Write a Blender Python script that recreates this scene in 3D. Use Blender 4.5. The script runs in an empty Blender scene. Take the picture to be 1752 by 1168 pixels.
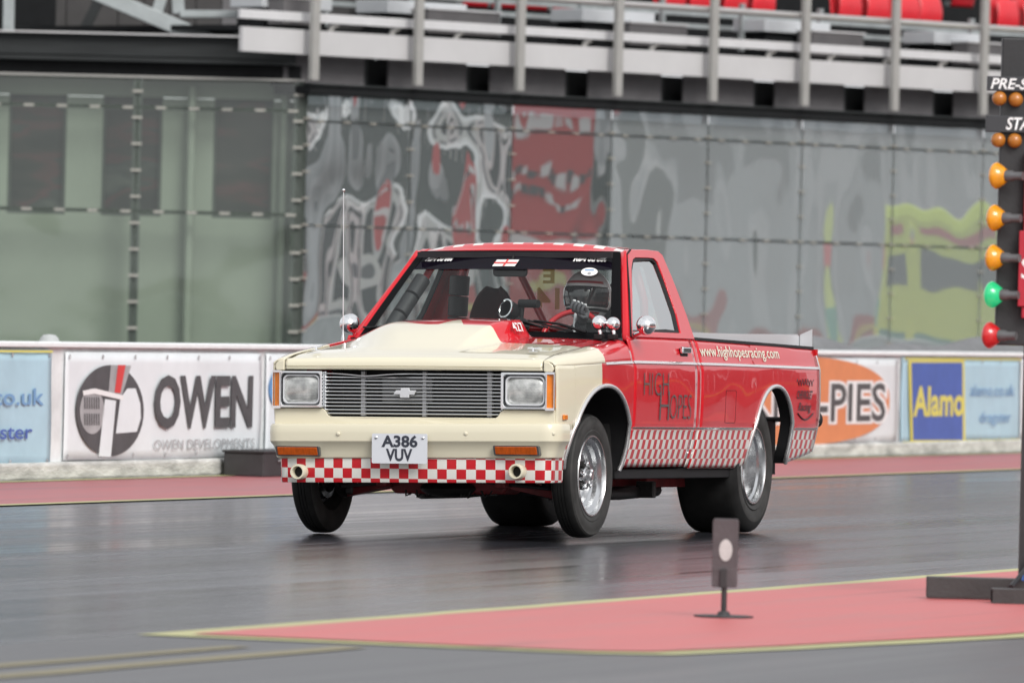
import bpy, bmesh, math, random
from math import sin, cos, tan, pi, radians, atan, sqrt
from mathutils import Vector, Matrix
random.seed(7)
S = bpy.context.scene
COL = S.collection

# ------------------------------------------------------------------ camera
F_PX, HOR, ROLL, CAM_H = 14000.0, 526.0, 0.0243, 1.21     # long lens solved from the picture
CX, CY = 876.0, 584.0
cam_d = bpy.data.cameras.new('camera')
cam_d.sensor_fit = 'HORIZONTAL'; cam_d.sensor_width = 36.0
cam_d.lens = F_PX / 1752.0 * 36.0
cam_d.clip_start = 1.0; cam_d.clip_end = 3000.0
cam_d.dof.use_dof = True; cam_d.dof.focus_distance = 43.3; cam_d.dof.aperture_fstop = 5.6
cam = bpy.data.objects.new('camera', cam_d); COL.objects.link(cam)
cam.matrix_world = (Matrix.Translation((0, 0, CAM_H)) @ Matrix.Rotation(radians(90) - atan((CY - HOR) / F_PX), 4, 'X')
                    @ Matrix.Rotation(ROLL, 4, 'Z'))
S.camera = cam

# ------------------------------------------------------------------ overcast sky + soft sun
SUN_EL, SUN_AZ = radians(36), radians(28)      # azimuth: towards the viewer's side, high and veiled
world = bpy.data.worlds.new('World'); S.world = world; world.use_nodes = True
wn, wl = world.node_tree.nodes, world.node_tree.links
wn.clear()
sky = wn.new('ShaderNodeTexSky'); sky.sky_type = 'NISHITA'; sky.sun_disc = False
sky.sun_elevation = SUN_EL; sky.sun_rotation = pi - SUN_AZ
sky.air_density = 1.0; sky.dust_density = 6.0; sky.ozone_density = 1.0
hsv = wn.new('ShaderNodeHueSaturation'); hsv.inputs['Saturation'].default_value = 0.22
wl.new(sky.outputs[0], hsv.inputs['Color'])
# cloud layer: soft uneven grey, same everywhere round the sky
tc = wn.new('ShaderNodeTexCoord'); mp = wn.new('ShaderNodeMapping'); mp.inputs['Scale'].default_value = (1.2, 1.2, 4.0)
nz = wn.new('ShaderNodeTexNoise'); nz.inputs['Scale'].default_value = 2.2; nz.inputs['Detail'].default_value = 5
wl.new(tc.outputs['Generated'], mp.inputs[0]); wl.new(mp.outputs[0], nz.inputs['Vector'])
cr = wn.new('ShaderNodeValToRGB')
cr.color_ramp.elements[0].position = 0.30; cr.color_ramp.elements[0].color = (5.6, 5.75, 6.1, 1)
cr.color_ramp.elements[1].position = 0.72; cr.color_ramp.elements[1].color = (9.6, 9.6, 9.7, 1)
wl.new(nz.outputs['Fac'], cr.inputs[0])
mx = wn.new('ShaderNodeMix'); mx.data_type = 'RGBA'; mx.inputs[0].default_value = 0.72
wl.new(hsv.outputs[0], mx.inputs[6]); wl.new(cr.outputs[0], mx.inputs[7])
bg = wn.new('ShaderNodeBackground'); bg.inputs['Strength'].default_value = 0.105
wo = wn.new('ShaderNodeOutputWorld')
wl.new(mx.outputs[2], bg.inputs['Color']); wl.new(bg.outputs[0], wo.inputs['Surface'])
sd = bpy.data.lights.new('sun', 'SUN'); sd.energy = 1.45; sd.angle = radians(25); sd.color = (1.0, 0.97, 0.93)
sun = bpy.data.objects.new('sun', sd); COL.objects.link(sun)
sun_dir = Vector((sin(SUN_AZ) * cos(SUN_EL), -cos(SUN_AZ) * cos(SUN_EL), sin(SUN_EL)))   # from scene to sun
sun.rotation_euler = sun_dir.to_track_quat('Z', 'Y').to_euler()
S.view_settings.view_transform = 'Standard'; S.view_settings.look = 'None'
S.view_settings.exposure = 0.46; S.view_settings.gamma = 1.0; S.view_settings.use_curve_mapping = False
S.render.engine = 'CYCLES'; S.cycles.use_denoising = True
S.cycles.max_bounces = 8; S.cycles.transparent_max_bounces = 16; S.cycles.sample_clamp_indirect = 6.0

# ------------------------------------------------------------------ helpers
def ray(x, y):
    a, b = x - CX, y - CY
    u = a * cos(ROLL) + b * sin(ROLL); v = -a * sin(ROLL) + b * cos(ROLL)
    return Vector((u / F_PX, 1.0, -(v - (HOR - CY)) / F_PX))
def on_ground(x, y, z=0.0):
    r = ray(x, y); return Vector((0, 0, CAM_H)) + r * ((z - CAM_H) / r.z)
def on_plane(x, y, p, n):
    r = ray(x, y); o = Vector((0, 0, CAM_H)); return o + r * ((Vector(p) - o).dot(n) / r.dot(n))

def setp(o, label=None, cat=None, group=None, kind=None):
    if label: o['label'] = label
    if cat: o['category'] = cat
    if group: o['group'] = group
    if kind: o['kind'] = kind
    return o
def empty(name, mat=None):
    o = bpy.data.objects.new(name, None); COL.objects.link(o); o.empty_display_size = 0.2
    if mat is not None: o.matrix_world = mat
    return o

def interp(tab, x):
    if x <= tab[0][0]: return tab[0][1]
    for (a, va), (b, vb) in zip(tab, tab[1:]):
        if x <= b: return va + (vb - va) * (x - a) / (b - a)
    return tab[-1][1]
def smooth(a, b, x):
    t = max(0.0, min(1.0, (x - a) / (b - a))); return t * t * (3 - 2 * t)

class MB:
    def __init__(self): self.v = []; self.f = []
    def add(self, vs, fs):
        n = len(self.v); self.v += [tuple(p) for p in vs]; self.f += [tuple(i + n for i in f) for f in fs]; return self
    def box(self, c, d, m=None):
        x, y, z = d[0] / 2, d[1] / 2, d[2] / 2
        vs = [Vector((sx * x, sy * y, sz * z)) for sx in (-1, 1) for sy in (-1, 1) for sz in (-1, 1)]
        if m is not None: vs = [m @ p for p in vs]
        vs = [p + Vector(c) for p in vs]
        return self.add(vs, [(0, 1, 3, 2), (4, 6, 7, 5), (0, 4, 5, 1), (2, 3, 7, 6), (0, 2, 6, 4), (1, 5, 7, 3)])
    def hexa(self, p):      # eight corners: bottom four, top four
        return self.add(p, [(3, 2, 1, 0), (4, 5, 6, 7), (0, 1, 5, 4), (1, 2, 6, 5), (2, 3, 7, 6), (3, 0, 4, 7)])
    def tube(self, pts, r, n=10, closed=False, caps=True):
        pts = [Vector(p) for p in pts]; rs = r if isinstance(r, (list, tuple)) else [r] * len(pts)
        N = len(pts); vs = []; ref = None
        for i, p in enumerate(pts):
            if closed: t = pts[(i + 1) % N] - pts[i - 1]
            else: t = pts[min(i + 1, N - 1)] - pts[max(i - 1, 0)]
            t.normalize()
            if ref is None:
                ref = Vector((0, 0, 1)) if abs(t.z) < 0.9 else Vector((1, 0, 0))
            a = (ref - t * ref.dot(t)).normalized(); b = t.cross(a); ref = a
            for k in range(n):
                q = 2 * pi * k / n; vs.append(p + (a * cos(q) + b * sin(q)) * rs[i])
        fs = []
        for i in range(N if closed else N - 1):
            j = (i + 1) % N
            for k in range(n):
                l = (k + 1) % n; fs.append((i * n + k, i * n + l, j * n + l, j * n + k))
        if caps and not closed:
            fs.append(tuple(range(n))[::-1]); fs.append(tuple((N - 1) * n + k for k in range(n)))
        return self.add(vs, fs)
    def lathe(self, prof, n=48, m=None, closed=False):    # prof: (radius, height) about local Z
        vs = []; P = len(prof)
        for r, z in prof:
            for k in range(n):
                q = 2 * pi * k / n; p = Vector((r * cos(q), r * sin(q), z)); vs.append(m @ p if m is not None else p)
        fs = []
        for i in range(P if closed else P - 1):
            j = (i + 1) % P
            for k in range(n):
                l = (k + 1) % n; fs.append((i * n + k, i * n + l, j * n + l, j * n + k))
        return self.add(vs, fs)
    def sphere(self, c, rx, ry=None, rz=None, nu=20, nv=12, m=None):
        ry = ry or rx; rz = rz or rx; vs = []; fs = []
        for j in range(nv + 1):
            t = pi * j / nv
            for k in range(nu):
                q = 2 * pi * k / nu; p = Vector((rx * sin(t) * cos(q), ry * sin(t) * sin(q), rz * cos(t)))
                vs.append((m @ p if m is not None else p) + Vector(c))
        for j in range(nv):
            for k in range(nu):
                l = (k + 1) % nu; fs.append((j * nu + k, (j + 1) * nu + k, (j + 1) * nu + l, j * nu + l))
        return self.add(vs, fs)
    def grid(self, fn, nu, nv, flip=False):
        vs = [fn(i / nu, j / nv) for j in range(nv + 1) for i in range(nu + 1)]; fs = []
        for j in range(nv):
            for i in range(nu):
                a = j * (nu + 1) + i; q = (a, a + 1, a + nu + 2, a + nu + 1); fs.append(q[::-1] if flip else q)
        return self.add(vs, fs)
    def prism(self, poly, fn, d0, d1):      # poly of 2D points; fn(x, y, depth) -> 3D
        n = len(poly)
        vs = [fn(x, y, d0) for x, y in poly] + [fn(x, y, d1) for x, y in poly]
        fs = [tuple(range(n)), tuple(range(2 * n - 1, n - 1, -1))]
        fs += [(i, n + i, n + (i + 1) % n, (i + 1) % n) for i in range(n)]
        return self.add(vs, fs)
    def ring(self, outer, inner, fn, d0, d1):   # frame between two 2D loops of the same length
        n = len(outer)
        vs = [fn(x, y, d0) for x, y in outer] + [fn(x, y, d0) for x, y in inner] + [fn(x, y, d1) for x, y in outer] + [fn(x, y, d1) for x, y in inner]
        fs = []
        for i in range(n):
            j = (i + 1) % n
            fs += [(i, j, n + j, n + i), (2 * n + i, 3 * n + i, 3 * n + j, 2 * n + j), (i, 2 * n + i, 2 * n + j, j), (n + i, n + j, 3 * n + j, 3 * n + i)]
        return self.add(vs, fs)
    def mesh(self, name, recalc=True, merge=True):
        me = bpy.data.meshes.new(name); me.from_pydata(self.v, [], self.f); me.validate()
        b = bmesh.new(); b.from_mesh(me)
        if merge: bmesh.ops.remove_doubles(b, verts=b.verts, dist=1e-5)
        if recalc: bmesh.ops.recalc_face_normals(b, faces=b.faces)
        b.to_mesh(me); b.free(); return me
    def build(self, name, mat, parent=None, smooth=None, bevel=0, solid=0, out=None, recalc=True, seg=2):
        me = self.mesh(name, recalc)
        if out is not None:     # make open sheets face a direction
            tot = sum(((p.normal.dot(Vector(out))) * p.area for p in me.polygons))
            if tot < 0: me.flip_normals()
        return link(name, me, mat, parent, smooth, bevel, solid, seg)

def link(name, me, mat, parent=None, smooth=None, bevel=0, solid=0, seg=2):
    o = bpy.data.objects.new(name, me); COL.objects.link(o)
    if mat is not None and not me.materials: me.materials.append(mat)
    if smooth is not None:
        me.shade_smooth(); me.set_sharp_from_angle(angle=radians(smooth))
    if solid:
        q = o.modifiers.new('thickness', 'SOLIDIFY'); q.thickness = solid; q.offset = -1
    if bevel:
        q = o.modifiers.new('edge', 'BEVEL'); q.width = bevel; q.segments = seg; q.limit_method = 'ANGLE'; q.angle_limit = radians(35)
        q.harden_normals = False
    if parent is not None: o.parent = parent
    return o
def copy_tree(o, parent=None, m=None):
    c = o.copy(); COL.objects.link(c); c.parent = parent
    if m is not None: c.matrix_local = m
    for ch in list(o.children): copy_tree(ch, c)
    return c

# ---- materials
def nodes(name):
    m = bpy.data.materials.new(name); m.use_nodes = True
    nt = m.node_tree; return m, nt, nt.nodes['Principled BSDF']
def M(name, col, rough=0.5, metal=0.0, coat=0.0, spec=0.5, var=0.0, vscale=6.0, bump=0.0, bscale=60.0, stretch=(1, 1, 1), ior=1.5, emit=None, rvar=0.0):
    m, nt, b = nodes(name); n, l = nt.nodes, nt.links
    b.inputs['Base Color'].default_value = (*col, 1); b.inputs['Roughness'].default_value = rough
    b.inputs['Metallic'].default_value = metal; b.inputs['Coat Weight'].default_value = coat; b.inputs['Coat Roughness'].default_value = 0.04
    b.inputs['Specular IOR Level'].default_value = spec; b.inputs['IOR'].default_value = ior
    if emit: b.inputs['Emission Color'].default_value = (*emit[:3], 1); b.inputs['Emission Strength'].default_value = emit[3]
    if var or bump or rvar:
        t = n.new('ShaderNodeTexCoord'); mpn = n.new('ShaderNodeMapping'); mpn.inputs['Scale'].default_value = stretch
        l.new(t.outputs['Object'], mpn.inputs[0])
    if var or rvar:
        z = n.new('ShaderNodeTexNoise'); z.inputs['Scale'].default_value = vscale; z.inputs['Detail'].default_value = 6; z.inputs['Roughness'].default_value = 0.62
        l.new(mpn.outputs[0], z.inputs['Vector'])
    if var:
        r = n.new('ShaderNodeValToRGB')
        r.color_ramp.elements[0].position = 0.3; r.color_ramp.elements[1].position = 0.7
        r.color_ramp.elements[0].color = (*[c * (1 - var) for c in col], 1); r.color_ramp.elements[1].color = (*[min(1, c * (1 + var)) for c in col], 1)
        l.new(z.outputs['Fac'], r.inputs[0]); l.new(r.outputs[0], b.inputs['Base Color'])
    if rvar:
        q = n.new('ShaderNodeMapRange'); q.inputs[1].default_value = 0.3; q.inputs[2].default_value = 0.7
        q.inputs[3].default_value = max(0.02, rough - rvar); q.inputs[4].default_value = rough + rvar
        l.new(z.outputs['Fac'], q.inputs[0]); l.new(q.outputs[0], b.inputs['Roughness'])
    if bump:
        z2 = n.new('ShaderNodeTexNoise'); z2.inputs['Scale'].default_value = bscale; z2.inputs['Detail'].default_value = 4
        l.new(mpn.outputs[0], z2.inputs['Vector'])
        bp = n.new('ShaderNodeBump'); bp.inputs['Strength'].default_value = bump; bp.inputs['Distance'].default_value = 0.01
        l.new(z2.outputs['Fac'], bp.inputs['Height']); l.new(bp.outputs[0], b.inputs['Normal'])
    return m
def mathn(nt, op, a, b=None, c=None):
    q = nt.nodes.new('ShaderNodeMath'); q.operation = op
    for i, x in enumerate((a, b, c)):
        if x is None: continue
        if hasattr(x, 'is_output'): nt.links.new(x, q.inputs[i])
        else: q.inputs[i].default_value = x
    return q.outputs[0]
def mixc(nt, fac, a, b):
    q = nt.nodes.new('ShaderNodeMix'); q.data_type = 'RGBA'
    for s, x in ((0, fac), (6, a), (7, b)):
        if hasattr(x, 'is_output'): nt.links.new(x, q.inputs[s])
        elif s == 0: q.inputs[0].default_value = x
        else: q.inputs[s].default_value = (*x, 1)
    return q.outputs[2]

CREAM = (0.70, 0.655, 0.505); RED = (0.58, 0.008, 0.018); OFFW = (0.80, 0.79, 0.74)
def paint(name, mode):
    """two-tone coach paint, object space = truck space (x across, y rearward, z up)"""
    m, nt, b = nodes(name); n, l = nt.nodes, nt.links
    t = n.new('ShaderNodeTexCoord'); sp = n.new('ShaderNodeSeparateXYZ'); l.new(t.outputs['Object'], sp.inputs[0])
    x, y, z = sp.outputs
    def checker(u, v, su, sv):
        a = mathn(nt, 'FLOOR', mathn(nt, 'MULTIPLY', u, 1 / su)); c = mathn(nt, 'FLOOR', mathn(nt, 'MULTIPLY', v, 1 / sv))
        return mathn(nt, 'MODULO', mathn(nt, 'ADD', mathn(nt, 'ADD', a, c), 400.0), 2.0)
    nz = n.new('ShaderNodeTexNoise'); nz.inputs['Scale'].default_value = 7; l.new(t.outputs['Object'], nz.inputs['Vector'])
    wig = mathn(nt, 'MULTIPLY', mathn(nt, 'SUBTRACT', nz.outputs['Fac'], 0.5), 0.012)
    if mode == 'side':
        edge = mathn(nt, 'ADD', mathn(nt, 'MULTIPLY', mathn(nt, 'GREATER_THAN', z, 0.906), 0.055), 0.675)
        col = mixc(nt, mathn(nt, 'GREATER_THAN', mathn(nt, 'ADD', y, wig), edge), CREAM, RED)
        ck = mixc(nt, checker(y, mathn(nt, 'ADD', z, 0.007), 0.0475, 0.0515), OFFW, RED)
        col = mixc(nt, mathn(nt, 'LESS_THAN', z, 0.561), col, ck)
    elif mode == 'hood':
        spear = mathn(nt, 'MULTIPLY', mathn(nt, 'MAXIMUM', mathn(nt, 'SUBTRACT', 0.07, mathn(nt, 'ABSOLUTE', mathn(nt, 'ADD', x, 0.03))), 0.0), 2.2)
        q_ = mathn(nt, 'MULTIPLY', mathn(nt, 'ADD', x, 0.44), 6.0)
        edge = mathn(nt, 'ADD', mathn(nt, 'ADD', spear, 0.72), mathn(nt, 'MULTIPLY', mathn(nt, 'EXPONENT', mathn(nt, 'MULTIPLY', mathn(nt, 'MULTIPLY', q_, q_), -1.0)), 0.19))
        col = mixc(nt, mathn(nt, 'GREATER_THAN', mathn(nt, 'ADD', y, wig), edge), CREAM, RED)
    elif mode == 'valance':
        u = mathn(nt, 'ADD', x, mathn(nt, 'MULTIPLY', mathn(nt, 'MAXIMUM', mathn(nt, 'SUBTRACT', y, 0.10), 0.0), mathn(nt, 'SIGN', x)))
        col = mixc(nt, checker(mathn(nt, 'ADD', u, 0.012), mathn(nt, 'ADD', z, 0.012), 0.0525, 0.0515), OFFW, RED)
    elif mode == 'roof':
        ck = mixc(nt, checker(x, mathn(nt, 'ADD', y, 0.025), 0.0571, 0.057), OFFW, RED)
        inside = mathn(nt, 'MULTIPLY', mathn(nt, 'GREATER_THAN', y, 1.742), mathn(nt, 'LESS_THAN', mathn(nt, 'ABSOLUTE', x), 0.5704))
        col = mixc(nt, inside, RED, ck)
    elif mode == 'cream': col = mixc(nt, 0.0, CREAM, CREAM)
    else: col = mixc(nt, 0.0, RED, RED)
    # road film: a little uneven dulling, strongest low down
    d = n.new('ShaderNodeTexNoise'); d.inputs['Scale'].default_value = 3.5; d.inputs['Detail'].default_value = 7; l.new(t.outputs['Object'], d.inputs['Vector'])
    low = n.new('ShaderNodeMapRange'); low.inputs[1].default_value = 0.75; low.inputs[2].default_value = 0.25; low.inputs[3].default_value = 0.02; low.inputs[4].default_value = 0.12
    l.new(z, low.inputs[0])
    df = mathn(nt, 'MULTIPLY', mathn(nt, 'GREATER_THAN', d.outputs['Fac'], 0.0), mathn(nt, 'MULTIPLY', d.outputs['Fac'], low.outputs[0]))
    col = mixc(nt, df, col, (0.25, 0.23, 0.20))
    l.new(col, b.inputs['Base Color'])
    b.inputs['Roughness'].default_value = 0.35; b.inputs['Specular IOR Level'].default_value = 0.12; b.inputs['Coat IOR'].default_value = 1.38; b.inputs['Coat Weight'].default_value = 1.0; b.inputs['Coat Roughness'].default_value = 0.012
    bz = n.new('ShaderNodeTexNoise'); bz.inputs['Scale'].default_value = 1.7; bz.inputs['Detail'].default_value = 0.6; l.new(t.outputs['Object'], bz.inputs['Vector'])
    bp = n.new('ShaderNodeBump'); bp.inputs['Strength'].default_value = {'side': 0.62, 'red': 0.3}.get(mode, 0.06); bp.inputs['Distance'].default_value = 0.035
    l.new(bz.outputs['Fac'], bp.inputs['Height']); l.new(bp.outputs[0], b.inputs['Coat Normal'])
    return m
def glass(name, tint, refl, rough=0.02, wave=0.0, wscale=1.0, stretch=(1, 1, 1), base=None, fres=1.5):
    """thin pane: partly clear, partly mirror"""
    m = bpy.data.materials.new(name); m.use_nodes = True; nt = m.node_tree; n, l = nt.nodes, nt.links; n.clear()
    o = n.new('ShaderNodeOutputMaterial'); tr = n.new('ShaderNodeBsdfTransparent'); tr.inputs[0].default_value = (*tint, 1)
    g = n.new('ShaderNodeBsdfGlossy'); g.inputs['Roughness'].default_value = rough; g.inputs['Color'].default_value = (0.95, 0.98, 0.97, 1)
    fr = n.new('ShaderNodeFresnel'); ge = n.new('ShaderNodeNewGeometry')      # a thin pane reflects alike from both sides
    l.new(mathn(nt, 'ADD', fres, mathn(nt, 'MULTIPLY', ge.outputs['Backfacing'], 1 / fres - fres)), fr.inputs['IOR'])
    mi = n.new('ShaderNodeMixShader')
    f = mathn(nt, 'MINIMUM', mathn(nt, 'ADD', fr.outputs[0], refl), 1.0)
    l.new(f, mi.inputs[0]); l.new(tr.outputs[0], mi.inputs[1]); l.new(g.outputs[0], mi.inputs[2])
    out = mi.outputs[0]
    if base:
        d = n.new('ShaderNodeBsdfDiffuse'); d.inputs[0].default_value = (*base[:3], 1); m2 = n.new('ShaderNodeMixShader'); m2.inputs[0].default_value = base[3]
        l.new(mi.outputs[0], m2.inputs[1]); l.new(d.outputs[0], m2.inputs[2]); out = m2.outputs[0]
    if wave:
        t = n.new('ShaderNodeTexCoord'); mpn = n.new('ShaderNodeMapping'); mpn.inputs['Scale'].default_value = stretch; l.new(t.outputs['Object'], mpn.inputs[0])
        z = n.new('ShaderNodeTexNoise'); z.inputs['Scale'].default_value = wscale; z.inputs['Detail'].default_value = 1.2; l.new(mpn.outputs[0], z.inputs['Vector'])
        bp = n.new('ShaderNodeBump'); bp.inputs['Strength'].default_value = 1.0; bp.inputs['Distance'].default_value = wave
        l.new(z.outputs['Fac'], bp.inputs['Height']); l.new(bp.outputs[0], g.inputs['Normal'])
    l.new(out, o.inputs['Surface']); return m

def text_mesh(body, fn, x0, x1, y0, y1, shear=0.0, bold=0.0, spacing=1.0):
    """lettering fitted into a box; fn(x, y) -> 3D"""
    c = bpy.data.curves.new('lettering', 'FONT'); c.body = body; c.shear = shear; c.offset = bold; c.space_character = spacing; c.resolution_u = 3
    c.fill_mode = 'FRONT'
    o = bpy.data.objects.new('lettering', c); COL.objects.link(o); bpy.context.view_layer.update()
    me = bpy.data.meshes.new_from_object(o.evaluated_get(bpy.context.evaluated_depsgraph_get()))
    bpy.data.objects.remove(o); bpy.data.curves.remove(c)
    xs = [v.co.x for v in me.vertices]; ys = [v.co.y for v in me.vertices]
    ax, bx, ay, by = min(xs), max(xs), min(ys), max(ys)
    for v in me.vertices:
        v.co = fn(x0 + (x1 - x0) * (v.co.x - ax) / (bx - ax), y0 + (y1 - y0) * (v.co.y - ay) / (by - ay))
    me.materials.clear(); me.update(); return me

# ================================================================== THE SETTING
YAW = radians(20.2)                       # the strip runs away to the right
TRK = Matrix.Rotation(-YAW, 4, 'Z'); TRI = TRK.inverted()
def T(x, y, z=0.0): return TRK @ Vector((x, y, z))

def asphalt(name, base, rough, rub, streak, grooves=()):
    m, nt, b = nodes(name); n, l = nt.nodes, nt.links
    t = n.new('ShaderNodeTexCoord')
    def noise(scale, sc, det=6):
        mpn = n.new('ShaderNodeMapping'); mpn.inputs['Scale'].default_value = sc; l.new(t.outputs['Object'], mpn.inputs[0])
        z = n.new('ShaderNodeTexNoise'); z.inputs['Scale'].default_value = scale; z.inputs['Detail'].default_value = det; z.inputs['Roughness'].default_value = 0.6
        l.new(mpn.outputs[0], z.inputs['Vector']); return z.outputs['Fac']
    st = noise(1.0, (9.0, 0.10, 1)); st2 = noise(1.0, (2.2, 0.035, 1), 3); gr = noise(95.0, (1, 1, 1), 3); pt = noise(0.6, (1, 0.25, 1), 4)
    f = mathn(nt, 'ADD', mathn(nt, 'MULTIPLY', st, 0.6), mathn(nt, 'MULTIPLY', st2, 0.4))
    r = n.new('ShaderNodeValToRGB'); r.color_ramp.elements[0].position = 0.36; r.color_ramp.elements[1].position = 0.64
    r.color_ramp.elements[0].color = (*[c * (1 - streak) for c in base], 1); r.color_ramp.elements[1].color = (*[c * (1 + streak * 0.9) for c in base], 1)
    l.new(f, r.inputs[0])
    c = mixc(nt, mathn(nt, 'MULTIPLY', gr, 0.55), r.outputs[0], tuple(x * 1.5 for x in base))
    if grooves:      # rubber laid down where the slicks run
        sx = n.new('ShaderNodeSeparateXYZ'); l.new(t.outputs['Object'], sx.inputs[0]); tot = 0.0
        for gx in grooves:
            d = mathn(nt, 'MULTIPLY', mathn(nt, 'ADD', mathn(nt, 'SUBTRACT', sx.outputs[0], gx), mathn(nt, 'MULTIPLY', mathn(nt, 'SUBTRACT', st2, 0.5), 0.5)), 2.6)
            tot = mathn(nt, 'ADD', mathn(nt, 'EXPONENT', mathn(nt, 'MULTIPLY', mathn(nt, 'MULTIPLY', d, d), -1.0)), tot)
        c = mixc(nt, mathn(nt, 'MULTIPLY', tot, mathn(nt, 'ADD', mathn(nt, 'MULTIPLY', st, 0.8), 0.15)), c, (0.012, 0.012, 0.014))
    l.new(c, b.inputs['Base Color'])
    rr = n.new('ShaderNodeMapRange'); rr.inputs[1].default_value = 0.35; rr.inputs[2].default_value = 0.65; rr.inputs[3].default_value = rough - rub; rr.inputs[4].default_value = rough + rub
    l.new(mathn(nt, 'ADD', mathn(nt, 'MULTIPLY', st2, 0.45), mathn(nt, 'ADD', mathn(nt, 'MULTIPLY', st, 0.3), mathn(nt, 'MULTIPLY', pt, 0.25))), rr.inputs[0])
    l.new(rr.outputs[0], b.inputs['Roughness'])
    bp = n.new('ShaderNodeBump'); bp.inputs['Strength'].default_value = 0.18; bp.inputs['Distance'].default_value = 0.002
    l.new(mathn(nt, 'ADD', gr, mathn(nt, 'MULTIPLY', st, 0.6)), bp.inputs['Height']); l.new(bp.outputs[0], b.inputs['Normal'])
    b.inputs['Specular IOR Level'].default_value = 0.5
    return m
m_ground = asphalt('ground_asphalt', (0.072, 0.071, 0.073), 0.62, 0.10, 0.30)
m_lane = asphalt('rubbered_lane', (0.044, 0.046, 0.055), 0.215, 0.11, 0.65, (-15.72, -14.28))
m_near = asphalt('near_lane_asphalt', (0.062, 0.062, 0.066), 0.42, 0.11, 0.45)
def road_paint(name, col, wear, wearcol):
    m, nt, b = nodes(name); n, l = nt.nodes, nt.links
    t = n.new('ShaderNodeTexCoord'); mpn = n.new('ShaderNodeMapping'); mpn.inputs['Scale'].default_value = (3.0, 0.35, 1); l.new(t.outputs['Object'], mpn.inputs[0])
    z = n.new('ShaderNodeTexNoise'); z.inputs['Scale'].default_value = 1.6; z.inputs['Detail'].default_value = 9; z.inputs['Roughness'].default_value = 0.7; l.new(mpn.outputs[0], z.inputs['Vector'])
    z2 = n.new('ShaderNodeTexNoise'); z2.inputs['Scale'].default_value = 70; z2.inputs['Detail'].default_value = 3; l.new(t.outputs['Object'], z2.inputs['Vector'])
    r = n.new('ShaderNodeMapRange'); r.inputs[1].default_value = 0.60 - wear; r.inputs[2].default_value = 0.80; l.new(mathn(nt, 'ADD', mathn(nt, 'MULTIPLY', z.outputs['Fac'], 0.8), mathn(nt, 'MULTIPLY', z2.outputs['Fac'], 0.2)), r.inputs[0])
    pale = mixc(nt, z2.outputs['Fac'], col, tuple(min(1, c * 1.35 + 0.015) for c in col))
    big = n.new('ShaderNodeTexNoise'); big.inputs['Scale'].default_value = 0.9; big.inputs['Detail'].default_value = 5; l.new(mpn.outputs[0], big.inputs['Vector'])
    pale = mixc(nt, mathn(nt, 'MULTIPLY', big.outputs['Fac'], 0.55), pale, tuple(c * 0.72 + 0.05 for c in col))
    mps = n.new('ShaderNodeMapping'); mps.inputs['Scale'].default_value = (5.0, 0.12, 1); mps.inputs['Rotation'].default_value = (0, 0, 0.06); l.new(t.outputs['Object'], mps.inputs[0])
    sk_ = n.new('ShaderNodeTexNoise'); sk_.inputs['Scale'].default_value = 1.3; sk_.inputs['Detail'].default_value = 7; l.new(mps.outputs[0], sk_.inputs['Vector'])
    skr = n.new('ShaderNodeMapRange'); skr.inputs[1].default_value = 0.60; skr.inputs[2].default_value = 0.74; l.new(sk_.outputs['Fac'], skr.inputs[0])
    pale = mixc(nt, mathn(nt, 'MULTIPLY', skr.outputs[0], 0.55), pale, (0.09, 0.06, 0.06))
    l.new(mixc(nt, mathn(nt, 'MULTIPLY', r.outputs[0], 0.75), pale, wearcol), b.inputs['Base Color'])
    b.inputs['Roughness'].default_value = 0.50; b.inputs['Specular IOR Level'].default_value = 0.45
    bp = n.new('ShaderNodeBump'); bp.inputs['Strength'].default_value = 0.3; bp.inputs['Distance'].default_value = 0.003; l.new(z2.outputs['Fac'], bp.inputs['Height']); l.new(bp.outputs[0], b.inputs['Normal'])
    return m
m_redpaint = road_paint('red_track_paint', (0.48, 0.100, 0.098), 0.10, (0.33, 0.19, 0.18))
m_redfar = road_paint('red_strip_paint', (0.35, 0.085, 0.092), 0.14, (0.16, 0.125, 0.135))
m_yellow = road_paint('yellow_line_paint', (0.40, 0.39, 0.17), 0.10, (0.24, 0.235, 0.16))
m_oldline = road_paint('worn_line_paint', (0.21, 0.175, 0.075), 0.24, (0.10, 0.094, 0.08))

def sheet(name, pts, z, mat):
    if 'line' in name or 'red' in name:      # hand-painted edges are never quite straight
        q = []
        for i in range(len(pts)):
            a, c = Vector(pts[i]), Vector(pts[(i + 1) % len(pts)]); L = (c - a).length; k = max(1, min(260, int(L / 0.45)))
            nr = Vector((-(c - a).y, (c - a).x)) / max(L, 1e-6)
            q += [tuple(a.lerp(c, j / k) + nr * (random.uniform(-1, 1) * 0.011 if j else 0)) for j in range(k)]
        pts = q
    b = MB(); b.add([(x, y, z) for x, y in pts], [tuple(range(len(pts)))])
    o = b.build(name, mat, out=(0, 0, 1)); o.matrix_world = TRK; return setp(o, kind='structure')
def rect(x0, x1, y0, y1): return [(x0, y0), (x1, y0), (x1, y1), (x0, y1)]
sheet('ground', rect(-1200, 1200, -900, 1500), -0.006, m_ground)
sheet('racing_lane', rect(-18.93, -11.46, -60, 400), -0.002, m_lane)
sheet('near_lane', rect(-11.46, -2.0, -60, 400), -0.002, m_near)
sheet('red_verge', rect(-21.30, -18.98, -60, 300), 0.002, m_redfar)
sheet('verge_line', rect(-19.03, -18.93, -60, 300), 0.006, m_yellow)
sheet('verge_wall_line', rect(-21.38, -21.27, -60, 300), 0.006, m_yellow)
isl = [(-11.27, 27.36), (-9.72, 27.26), (-9.52, 27.40), (-9.35, 28.2), (-9.05, 30.0), (-8.9, 34), (-8.9, 120), (-11.27, 120)]
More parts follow.
